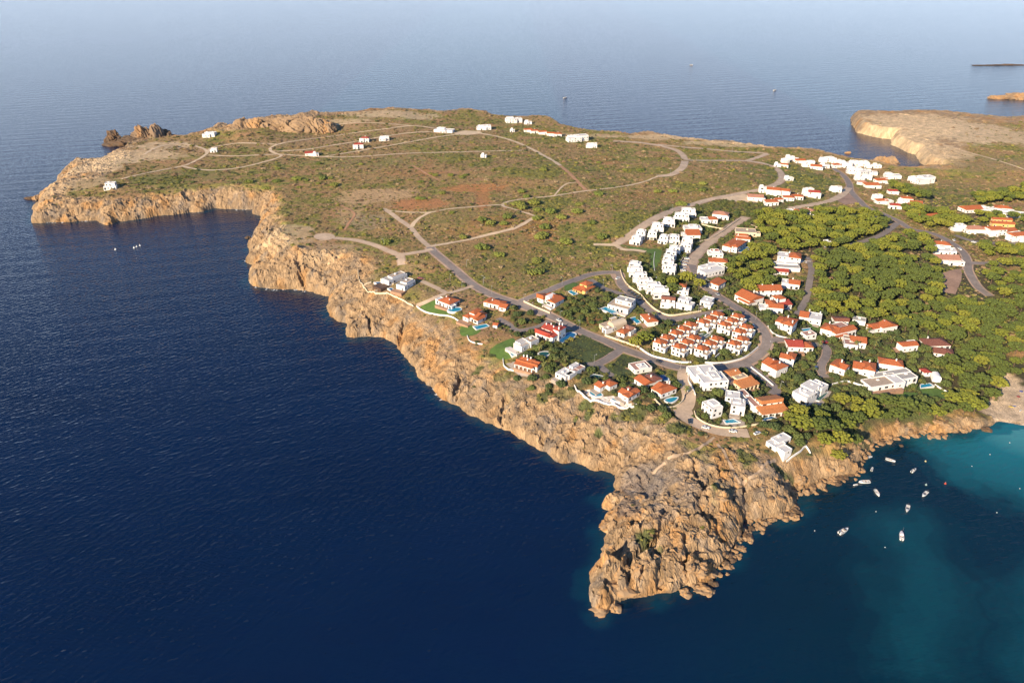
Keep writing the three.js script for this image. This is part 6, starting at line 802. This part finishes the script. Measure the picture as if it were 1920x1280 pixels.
function buoy(u, v, c, label, group, s = 1) { const t = thing('mooring_buoy', label, 'buoy', atLevel(u, v), 0, group); t.scale.setScalar(s); part(t, 'float', buoyGeo, buoyMats[c]); part(t, 'mooring_eye', eyeGeo, M.metal); part(t, 'collar', collarGeo, M.dark); }
buoy(1773,907,'red','round red mooring buoy in the cove',undefined,1.5); buoy(1736,865,'yellow','pale yellow mooring buoy near the cove shallows',undefined,1.2); buoy(1737,909,'grey','grey-green mooring buoy beside a motorboat',undefined,1.4);
[[1643,959],[1660,1026],[1528,995],[1870,961],[1823,874],[1857,852],[1913,916],[1894,830]].forEach(([u, v]) => buoy(u, v, 'white', 'small white mooring buoy scattered in the cove', 'white mooring buoys in the cove', .6));
[[216,468],[251,465],[256,463],[262,461]].forEach(([u, v]) => buoy(u, v, 'white', 'white buoy floating in the western bay', 'white buoys in the western bay', 2.4));
// beach gear
const parasolGeo = new THREE.ConeGeometry(1.1, .5, 10, 1, true), stickGeo = new THREE.CylinderGeometry(.03, .03, 2.2, 6).translate(0, 1.1, 0);
const fabric = c => new THREE.MeshStandardMaterial({ color: c, roughness: .9, side: THREE.DoubleSide });
[[1909,748,.3,.05,.04],[1914,738,.08,.1,.3]].forEach(([u, v, r, g, b], i) => { const t = thing('beach_parasol', i ? 'blue parasol standing on the sandy beach' : 'red parasol standing on the sandy beach', 'parasol', hit(u, v)); part(t, 'pole', stickGeo, M.metal); part(t, 'canopy', parasolGeo, fabric(rgb(r, g, b))).position.y = 2.1; });
[[1897,763],[1902,762],[1914,770]].forEach(([u, v], i) => { const p = hit(u, v), t = thing('kayak', ['yellow kayak lying on the beach sand','blue kayak lying on the beach sand','white kayak lying on the beach sand'][i], 'kayak', V3(p.x, p.y + .25, p.z), i * .5 - .3, 'kayaks on the beach'); const m = fabric([rgb(.6, .45, .05), rgb(.08, .15, .4), rgb(.7, .7, .68)][i]); part(t, 'hull', new THREE.SphereGeometry(1, 16, 8).scale(1.7, .24, .38), m); part(t, 'cockpit_rim', new THREE.TorusGeometry(.3, .05, 6, 14).scale(1.4, 1, 1).rotateX(Math.PI / 2).translate(0, .23, 0), M.dark); });
// ------------------------------------------------------------------ wash: scraps of white foam where swell meets the western rocks
{
  seed(1500); const line = smoothLine(nearWest.map(p => atLevel(...p)), 2), pos = [];
  for (let k = 0; k < 90; k++) {
    const i = Math.floor(rnd() * (line.length - 2)), p = line[i]; if (vnoise(i / 14, 3, 1501) < .12) continue;
    for (let q = 0; q < 5; q++) { const cx = p.x + rr(-2.5, 2.5), cz = p.z + rr(-2.5, 2.5), n = 9, s = rr(.25, .9), st = rr(1, 2.4), an = rr(0, 3.14); const R = Array.from({ length: n }, (_, a) => { const t = a / n * 6.283, l = s * rr(.5, 1.2), u = Math.cos(t) * l * st, v = Math.sin(t) * l; return [cx + u * Math.cos(an) - v * Math.sin(an), cz + u * Math.sin(an) + v * Math.cos(an)]; }); for (let a = 0; a < n; a++) pos.push(cx, .06, cz, R[(a + 1) % n][0], .03, R[(a + 1) % n][1], R[a][0], .03, R[a][1]); }
  }
  const g = new THREE.BufferGeometry(); g.setAttribute('position', new THREE.Float32BufferAttribute(pos, 3)); g.computeVertexNormals();
  const m = new THREE.Mesh(g, std({ color: rgb(.62, .64, .64), side: THREE.DoubleSide })); m.name = 'sea_foam'; m.userData = { kind: 'stuff', label: 'scraps of white foam along the western rocks', category: 'foam' }; scene.add(m);
}
scene.traverse(o => { if (o.isMesh && o.name !== 'sky') { o.castShadow = true; o.receiveShadow = true; } });
renderer.render(scene, camera);
